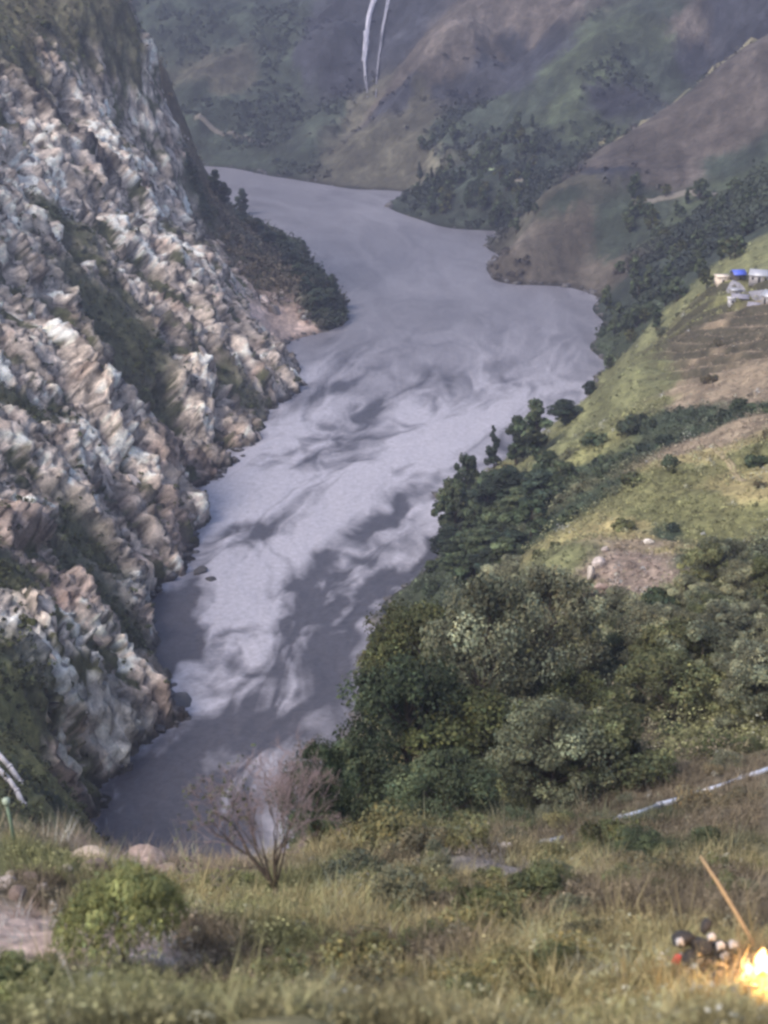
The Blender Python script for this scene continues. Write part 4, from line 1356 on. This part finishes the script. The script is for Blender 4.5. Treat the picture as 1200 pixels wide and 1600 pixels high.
# ------------------------------------------------------------------ shiny pipe across the scrub
M_pipe = plain_material('bright_metal', (.82, .83, .90), .28, .55, 5, 0, .12)
M_joint = plain_material('dull_metal', (.35, .35, .37), .5, .6, 7, 0, .2)
pu = [(792, 1340), (850, 1318), (905, 1300), (970, 1278), (1030, 1258), (1095, 1238), (1160, 1216), (1225, 1192)]
pp = on_ground([a for a, _ in pu], [b for _, b in pu])
# keep an even run: the pipe bridges hollows on short stands
dd = np.linspace(1 / 85.0, 1 / 100.0, len(pu)) ** -1
gd = np.linalg.norm(pp - np.array([0, 0, CAM_H]), axis=1) - 1.3
for _ in range(2):
    gd[1:-1] = np.minimum(gd[1:-1], (gd[:-2] + gd[2:]) / 2)
pp = np.array([at(u, v, d) for (u, v), d in zip(pu, gd)])
root = bpy.data.objects.new('metal_pipe', None); COL.objects.link(root); root.location = pp[0]
tag(root, 'shiny silvery pipe running up through the scrub to the right edge', 'pipe')
for i in range(len(pp) - 1):
    a, b = pp[i] - pp[0], pp[i + 1] - pp[0]
    m = (a + b) / 2 + np.array([0, 0, -.06])
    link('pipe_section', Soup().tube([a, m, b], .15 + .03 * (i > 3), 12).mesh('pipe_section', M_pipe, True), root)
    t = unit(b - a)
    link('joint', Soup().tube([b - t * .16, b + t * .16], .22, 12).mesh('joint', M_joint, True), root)
    gz = ground1(*(pp[i + 1][:2]))
    if pp[i + 1][2] - gz > .1:
        link('stand', Soup().tube([b, (b[0], b[1], gz - pp[0][2] - .2)], .07, 6).mesh('stand', M_joint, True), root)
for u, v, s, kd, lb in ((940, 1312, .4, 'olive', 'olive bush covering the lower part of the pipe'),
                        (870, 1330, .8, 'yellow', 'straw bush over the lowest part of the pipe')):
    p = at(u, v, 88); p[2] = ground1(p[0], p[1])
    place_shrub(kd, p, s, lb, 'bushes along the pipe', 'bush', cat='bush')

# ------------------------------------------------------------------ corner by the fire
def emit_material(name, color, strength):
    m = bpy.data.materials.new(name); m.use_nodes = True
    nt = m.node_tree; nt.nodes.remove(nt.nodes['Principled BSDF'])
    e = N(nt, 'ShaderNodeEmission')
    co = N(nt, 'ShaderNodeTexCoord').outputs['Object']
    n = noise_node(nt, 2.5, 3, .5, co)
    c = ramp(nt, n.outputs[0], [(.3, color), (.65, (1.0, .82, .42))])
    nt.links.new(c, e.inputs['Color'])
    e.inputs['Strength'].default_value = strength
    nt.links.new(e.outputs[0], nt.nodes['Material Output'].inputs['Surface'])
    return m


fp = on_ground(1186, 1538)[0]
fk = 1 / PPM(fp)
fire = bpy.data.objects.new('campfire', None); COL.objects.link(fire); fire.location = fp
tag(fire, 'bright yellow fire burning at the right edge of the near slope', 'fire')
M_flame = emit_material('flame', (1.0, .42, .08), 4.0)
M_flame2 = emit_material('orange_flame', (1.0, .30, .03), 1.6)
M_log = plain_material('charred_wood', (.10, .06, .04), .9, 0, 6, .02, .5)
g = np.random.default_rng(3)
for fi, (dx, dy, h, w) in enumerate(((-14, 0, 62, 20), (4, .1, 76, 24), (22, -.1, 56, 20), (-4, -.25, 48, 24), (14, .3, 64, 18), (34, 0, 42, 14), (-24, -.1, 40, 14), (-8, -.4, 30, 22), (20, -.45, 34, 22), (-19, .2, 52, 9), (-2, .2, 70, 9), (11, -.2, 66, 8), (27, .1, 60, 8))):
    t = np.linspace(0, 1, 9)
    ph = g.random() * 6
    pts = np.stack([dx * fk + .12 * np.sin(t * 5 + ph) * t, dy + .08 * np.cos(t * 4 + ph) * t, t * h * fk * .8], -1)
    rr = w * fk * .36 * np.sin(np.pi * np.clip(t * .8 + .2, 0, 1)) ** .8 + .004
    link('flame', Soup().tube(pts, rr, 9).mesh('flame', M_flame if fi in (1, 2, 4) else M_flame2, True), fire)
for i in range(6):
    a = i * 1.05 + .3
    e = np.array([math.cos(a) * .62, math.sin(a) * .62, .06])
    link('log', Soup().tube([e, e * .4 + np.array([0, 0, .12]), (-e[0] * .1, -e[1] * .1, .3)], [.075, .07, .05], 7).mesh('log', M_log, True), fire)
ld = bpy.data.lights.new('fire_light', 'POINT')
ld.energy, ld.color, ld.shadow_soft_size = 380, (1.0, .55, .18), .3
lo = bpy.data.objects.new('fire_light', ld); COL.objects.link(lo); lo.parent = fire; lo.location = (0, -.1, .9)

M_pole = plain_material('bare_wood', (.36, .25, .14), .8, 0, 5, .01, .25)
b0 = on_ground(1180, 1492)[0]
d0 = np.linalg.norm(b0 - np.array([0, 0, CAM_H]))
b1 = at(1094, 1338, d0 + .5)
o = link('wooden_pole', Soup().tube([b0 - b0, (b1 - b0) * .35 + np.array([.03, 0, .02]), (b1 - b0) * .7 + np.array([.02, 0, .03]), b1 - b0], [.06, .055, .05, .035], 8).mesh('wooden_pole', M_pole, True), None, b0)
tag(o, 'thin bare wooden pole leaning away from the fire', 'pole')

M_sack = plain_material('dark_cloth', (.028, .028, .032), .85, 0, 6, .02, .4)
heap = bpy.data.objects.new('bundle_heap', None); COL.objects.link(heap)
hp = on_ground(1098, 1512)[0]; heap.location = hp
tag(heap, 'heap of dark bundles in the grass left of the fire', 'heap')
hk = 1 / PPM(hp)
for i, (dx, dz, s, y) in enumerate(((-28, 34, 26, .3), (0, 30, 30, .2), (24, 26, 28, .1), (12, 8, 26, -.1), (-20, 12, 22, 0), (34, 8, 24, -.05), (4, 54, 20, .35))):
    c = link('bundle', rock_mesh(500 + i, M_sack, .8, 3, 5), heap, (dx * hk, y, dz * hk))
    c.scale = (s * hk * .75, s * hk * .7, s * hk * .62); c.rotation_euler = (0, .3 * i, i)
M_bag = plain_material('white_plastic', (.42, .42, .45), .4, 0, 6, .01, .1)
for i, (u, v, w, h, lb) in enumerate(((1112, 1466, 12, 11, 'smaller greyish white bag on top of the dark bundles'), (1126, 1480, 12, 13, 'bright white bag in the middle of the dark bundles'),
                                      (1147, 1478, 15, 13, 'bright white bag nearest to the fire'), (1133, 1496, 12, 11, 'dim white bag lying below the two bright bags'), (1062, 1474, 11, 12, 'small greenish white bag at the left end of the dark heap'))):
    rag('plastic_bag', u, v, w, h, lb, 'bag', M_bag, 20 + i, 0, np.linalg.norm(hp - np.array([0, 0, CAM_H])) - .55)
M_red = plain_material('red_plastic', (.75, .06, .05), .4, 0, 6, 0, .15)
p = on_ground(1055, 1512)[0]
g8 = np.linspace(0, 1, 7)
can = link('red_container', Soup().tube([(0, 0, 0), (0, 0, .03), (0, 0, .2), (0, 0, .25), (0, 0, .27)], [.10, .115, .115, .06, .05], 12).mesh('red_container', M_red, True), None, p)
can.rotation_euler = (0, .5, .3)
tag(can, 'small bright red container in the grass left of the dark heap', 'container')
link('lid', Soup().tube([(0, 0, .272), (0, 0, .31)], .05, 10).mesh('lid', M_bag, True), can)
stone(1073, 1518, 18, 9, 'small pale stone right beside the red container', M_white, 431)
stone(1122, 1512, 13, 18, 'pinkish stone under the white bags', M_cream, 432)
stone(1165, 1532, 44, 16, 'flat stone glowing pink in the firelight', M_cream, 433)
stone(1178, 1548, 18, 12, 'small stone at the near side of the fire', M_cream, 434)

# ------------------------------------------------------------------ post and pale pipes on the left
M_post = plain_material('green_paint', (.17, .24, .17), .6, 0, 5, 0, .2)
a = on_ground(25, 1330)[0]
pk = 1 / PPM(a)
post = bpy.data.objects.new('marker_post', None); COL.objects.link(post); post.location = a
tag(post, 'thin pale green post with a round cap in the grass at the left edge', 'post')
link('pole', Soup().tube([(0, 0, -.3), (-3 * pk, 0, 35 * pk), (-7 * pk, 0, 72 * pk)], [.075, .07, .065], 8).mesh('pole', M_post, True), post)
link('cap', Soup().tube([(-7 * pk, 0, 70 * pk), (-7 * pk, 0, 74 * pk), (-7.4 * pk, 0, 80 * pk), (-7.5 * pk, 0, 82 * pk)], [.10, .16, .15, .05], 10).mesh('cap', plain_material('pale_green_paint', (.35, .42, .33), .6), True), post)
M_conc = plain_material('pale_concrete', (.52, .50, .54), .7, 0, 1.5, .05, .2)
for pts, lb in (([(-30, 1150), (-5, 1176), (15, 1198), (32, 1222), (42, 1244)], 'right one of two pale curved pipes running down the green slope'),
                ([(-30, 1176), (-5, 1200), (12, 1216), (26, 1236), (37, 1258)], 'left one of two pale curved pipes running down the green slope')):
    q = on_ground([x for x, _ in pts], [y for _, y in pts], .35)
    dst = np.linalg.norm(q - np.array([0, 0, CAM_H]), axis=1)
    dst = np.linspace(dst[1], dst[-1], len(pts)) - 1.5
    q = np.array([at(x, y, d) for (x, y), d in zip(pts, dst)])
    root = bpy.data.objects.new('drain_pipe', None); COL.objects.link(root); root.location = q[0]
    tag(root, lb, 'pipe')
    for i in range(len(q) - 1):
        link('pipe_section', Soup().tube([q[i] - q[0], q[i + 1] - q[0]], .42, 10).mesh('pipe_section', M_conc, True), root)
        link('joint', Soup().tube([q[i + 1] - q[0] - unit(q[i + 1] - q[i]) * .2, q[i + 1] - q[0] + unit(q[i + 1] - q[i]) * .2], .52, 10).mesh('joint', M_conc, True), root)
# dry yellow plant
p = on_ground(122, 1318)[0]
pk = 1 / PPM(p)
sp = Soup()
g = np.random.default_rng(8)
for i in range(60):
    a = g.normal(size=2) * .35
    h = (20 + 14 * g.random()) * pk * (1.5 if i < 8 else 1)
    sp.tube([(a[0] * .3, a[1] * .3, -.05), (a[0] * .7, a[1] * .7, h * .6), (a[0] * 1.2, a[1] * 1.2, h)], [.02, .018, .006], 4)
o = link('dry_plant', sp.mesh('dry_plant', plain_material('straw', (.36, .29, .11), .9), True), None, p)
tag(o, 'tall dry yellow plant standing up beside the flat cream boulder', 'plant')

# ------------------------------------------------------------------ draped strips: tracks, road, waterfall
def strip(name, pts, width, mat, lift=.5, n=60, wob=.15):
    h = on_ground([a for a, _ in pts], [b for _, b in pts])
    t = np.linspace(0, len(h) - 1, n)
    c = np.stack([np.interp(t, np.arange(len(h)), h[:, k]) for k in range(2)], -1)
    for _ in range(3):
        c[1:-1] = (c[:-2] + 2 * c[1:-1] + c[2:]) / 4
    tn = unit(np.gradient(c, axis=0)); s = np.stack([-tn[:, 1], tn[:, 0]], -1)
    w = width * (1 + wob * fbm(np.stack([t * 1.7, 0 * t, 0 * t], -1), 3, 5))
    rows = []
    for f in (-1.3, -1, -.33, .33, 1, 1.3):
        xy = c + s * (w * f / 2)[:, None]
        rows.append(np.concatenate([xy, (ground(xy[:, 0], xy[:, 1]) + (lift if abs(f) < 1.2 else -1.0))[:, None]], 1))
    P_ = np.stack(rows, 1)
    i = np.arange(n * 6).reshape(n, 6)
    f = np.stack([i[:-1, :-1], i[:-1, 1:], i[1:, 1:], i[1:, :-1]], -1).reshape(-1, 4)
    return structure(link(name, Soup().add(P_.reshape(-1, 3), f).mesh(name, mat, True)))


M_track = plain_material('pale_track_earth', (.16, .145, .125), .95, 0, .5, 0, .25)
M_ridge = plain_material('dry_ridge_grass', (.21, .19, .12), .95, 0, .4, 0, .35)
M_road = plain_material('worn_road', (.24, .235, .27), .85, 0, .6, 0, .2)
strip('track', [(305, 204), (330, 206), (350, 207), (385, 208), (420, 212)], 1.8, M_track, .9)
strip('track', [(985, 322), (1010, 323), (1040, 318), (1080, 312), (1118, 309)], 3.0, M_track, .6)
strip('track', [(805, 285), (825, 284), (842, 282)], 3.5, M_track, .8, 24)
strip('track', [(752, 261), (764, 267), (777, 274)], 3.0, plain_material('mown_strip', (.30, .38, .24), .95), .8, 24)
strip('ridge_path', [(1220, 48), (1180, 72), (1130, 108), (1080, 142), (1040, 168), (1000, 195), (965, 216), (940, 228)], 3.2, M_ridge, .6, 90, .3)
strip('road', [(1140, 441), (1160, 443), (1180, 450), (1215, 462)], 2.4, M_road, .25, 40)
strip('footpath', [(1112, 692), (1122, 706), (1128, 716), (1142, 724), (1150, 738), (1163, 752)], 1.1, plain_material('yellow_earth', (.33, .27, .16), .95), .1, 40, .7)
strip('footpath', [(300, 1368), (306, 1388), (318, 1408), (332, 1425)], .35, plain_material('straw_earth', (.44, .34, .17), .95), .05, 30)

M_fall = plain_material('white_water', (.40, .395, .47), .6, 0, .6, .2, .25)


def fall_strand(pts, wpx, lift, seed):
    u = np.array([a for a, _ in pts], float); v = np.array([b for _, b in pts], float)
    t = np.linspace(0, len(pts) - 1, 70)
    u = np.interp(t, np.arange(len(pts)), u); v = np.interp(t, np.arange(len(pts)), v); w = np.interp(t, np.arange(len(pts)), wpx)
    h = on_ground(u, v)
    c = np.stack([h[:, 0], h[:, 1], h[:, 2]], -1)
    for _ in range(4):
        c[1:-1] = (c[:-2] + c[1:-1] + c[2:]) / 3
    k = 1 / PPM(c[0])
    rows = []
    nz = fbm(np.stack([t * 2.2, 0 * t + seed, 0 * t], -1), 3, seed)
    for j, f in enumerate(np.linspace(-1, 1, 9)):
        nj = fbm(np.stack([t * 1.1, 0 * t + j * 1.7, 0 * t + seed], -1), 3, seed + 3)
        ww = w * k * .5 * (1 + .5 * nz)
        rows.append(c + np.stack([f * ww * (1 + .5 * nj) + .3 * nz, -(lift + (1 - f * f) * 1.4 + .6 * nj), .5 * nj], -1))
    P_ = np.stack(rows, 1)
    i = np.arange(70 * 9).reshape(70, 9)
    f = np.stack([i[:-1, :-1], i[:-1, 1:], i[1:, 1:], i[1:, :-1]], -1).reshape(-1, 4)
    return P_.reshape(-1, 3), f


fall = Soup()
g = np.random.default_rng(17)
MAINF = np.array([(590, -30), (585, 5), (578, 30), (574, 62), (573, 88), (570, 110), (571, 135), (573, 152)], float)
SIDE = np.array([(606, -20), (601, 30), (596, 60), (592, 90), (589, 118), (586, 140)], float)
for path, n_s, spread, w0 in ((MAINF, 7, 2.6, 4.6), (SIDE, 3, 2.0, 1.4)):
    for j in range(n_s):
        i0 = 0 if j < 3 else int(g.integers(0, len(path) - 3))
        i1 = len(path) if j < 2 else int(g.integers(i0 + 3, len(path) + 1))
        off = g.normal() * spread * np.linspace(1, .35, len(path))
        seg = (path + np.stack([off, 0 * off], -1))[i0:i1]
        ww = w0 * (.5 + .8 * g.random()) * np.linspace(1.2, .3, len(path))[i0:i1]
        fall.add(*fall_strand(seg, ww, 1.2 + .15 * j, int(g.integers(1, 90))))
structure(link('waterfall', fall.mesh('waterfall', M_fall, True)))

# ------------------------------------------------------------------ hamlet on the crest
M_dark = plain_material('dark_opening', (.02, .02, .025), .5)


def house(u, v, wpx, hpx, dep, wall, roof, label, gable=True, rot=0.0, name='house', cat='house', win=2):
    p = on_ground(u, v)[0]
    k = 1 / PPM(p)
    w, h, d = wpx * k, hpx * k, dep
    o = bpy.data.objects.new(name, None); COL.objects.link(o); o.location = p; o.rotation_euler = (0, 0, rot)
    tag(o, label, cat)
    wl = Soup().box((-w / 2, -d / 2, -1.2), (w / 2, d / 2, h * (.62 if gable else .88)))
    link('wall', wl.mesh('wall', wall), o)
    e = .25
    if gable:
        z0, z1 = h * .62 + .004, h
        x0, x1, y0, y1 = -w / 2 - e, w / 2 + e, -d / 2 - e, d / 2 + e
        vv = [(x0, y0, z0 - .1), (x1, y0, z0 - .1), (x1, 0, z1), (x0, 0, z1), (x0, y1, z0 - .1), (x1, y1, z0 - .1)]
        vt = [(a, b, c + .14) for a, b, c in vv]
        rf = Soup().add(vv + vt, [[6, 7, 8, 9], [9, 8, 11, 10], [0, 3, 2, 1], [3, 4, 5, 2], [0, 1, 7, 6], [5, 4, 10, 11], [1, 2, 8, 7], [2, 5, 11, 8], [0, 6, 9, 3], [3, 9, 10, 4]])
        gb = Soup().add([(-w / 2 + .02, -d / 2 + .02, z0 - .1), (-w / 2 + .02, d / 2 - .02, z0 - .1), (-w / 2 + .02, 0, z1 - .05), (w / 2 - .02, -d / 2 + .02, z0 - .1), (w / 2 - .02, d / 2 - .02, z0 - .1), (w / 2 - .02, 0, z1 - .05)], (), [[0, 2, 1], [3, 4, 5]])
        link('gable', gb.mesh('gable', wall), o)
    else:
        rf = Soup().box((-w / 2 - e, -d / 2 - e, h * .88 + .003), (w / 2 + e, d / 2 + e, h))
    link('roof', rf.mesh('roof', roof), o)
    zt = h * .5
    link('door', Soup().box((-.35, -d / 2 - .05, 0), (.35, -d / 2 + .05, zt * .95)).mesh('door', M_dark), o)
    for i in range(win):
        x = (-1 if i == 0 else 1) * w * .32
        link('window', Soup().box((x - .28, -d / 2 - .04, zt * .45), (x + .28, -d / 2 + .05, zt * .95)).mesh('window', M_dark), o)
    return o


W_cream = plain_material('cream_wall', (.80, .68, .56), .8, 0, 2, 0, .08)
W_grey = plain_material('grey_wall', (.32, .30, .30), .8, 0, 2, 0, .2)
W_white = plain_material('white_wall', (.60, .58, .60), .8, 0, 2, 0, .08)
W_dark = plain_material('dark_timber_wall', (.07, .06, .055), .8, 0, 2, 0, .3)
R_blue = plain_material('blue_tin', (.09, .14, .62), .5, 0, 2, 0, .15)
R_tin = plain_material('pale_tin', (.44, .45, .50), .45, .2, 2, 0, .12)
R_grey = plain_material('grey_slate', (.26, .25, .30), .7, 0, 2, 0, .2)
house(1128, 439, 19, 10, 3.0, W_cream, W_cream, 'cream flat roofed hut at the left end of the hamlet', False, .1, 'hut', 'hut', 0)
house(1153, 433, 18, 14, 3.4, W_dark, R_blue, 'small house with the bright blue roof', True, .2, 'house', 'house', 0)
house(1188, 432, 30, 17, 4.4, W_grey, R_tin, 'house with the pale tin roof at the upper right of the hamlet', True, -.35)
house(1150, 444, 15, 8, 2.6, W_grey, R_tin, 'low grey shed between cream hut and road', False, .1, 'shed', 'shed', 0)
house(1157, 465, 24, 11, 3.2, W_dark, R_grey, 'dark shed with grey roof below the road', True, -.3, 'shed', 'shed', 0)
house(1182, 470, 22, 10, 3.2, W_dark, R_grey, 'long dark shed lowest under the road', True, -.4, 'shed', 'shed', 0)
house(1143, 473, 10, 8, 1.7, W_white, W_white, 'tiny white hut on the field edge below the hamlet', False, .1, 'hut', 'hut', 0)
house(1201, 474, 16, 20, 3.0, W_grey, R_tin, 'pale tin roofed shed cut by the right picture edge', True, -1.0, 'shed', 'shed', 0)
# ------------------------------------------------------------------ haze
hz_lo, hz_hi = np.array([-1500., -60., -9.0]), np.array([1500., 2200., float(V[:, 2].max()) + 40])
c8 = np.array([[x, y, z] for x in (hz_lo[0], hz_hi[0]) for y in (hz_lo[1], hz_hi[1]) for z in (hz_lo[2], hz_hi[2])])
hz = link('haze', mesh_from('haze', c8, np.array([[0, 1, 3, 2], [4, 6, 7, 5], [0, 4, 5, 1], [2, 3, 7, 6], [0, 2, 6, 4], [1, 5, 7, 3]]), None, False))
m_hz = bpy.data.materials.new('haze_air')
m_hz.use_nodes = True
nt = m_hz.node_tree
nt.nodes.remove(nt.nodes['Principled BSDF'])
pv = N(nt, 'ShaderNodeVolumePrincipled')
pv.inputs['Color'].default_value = (0.70, 0.74, 1.0, 1)
pv.inputs['Density'].default_value = 0.00021
pv.inputs['Anisotropy'].default_value = 0.2
nt.links.new(pv.outputs[0], nt.nodes['Material Output'].inputs['Volume'])
hz.data.materials.append(m_hz)
hz['kind'] = 'stuff'
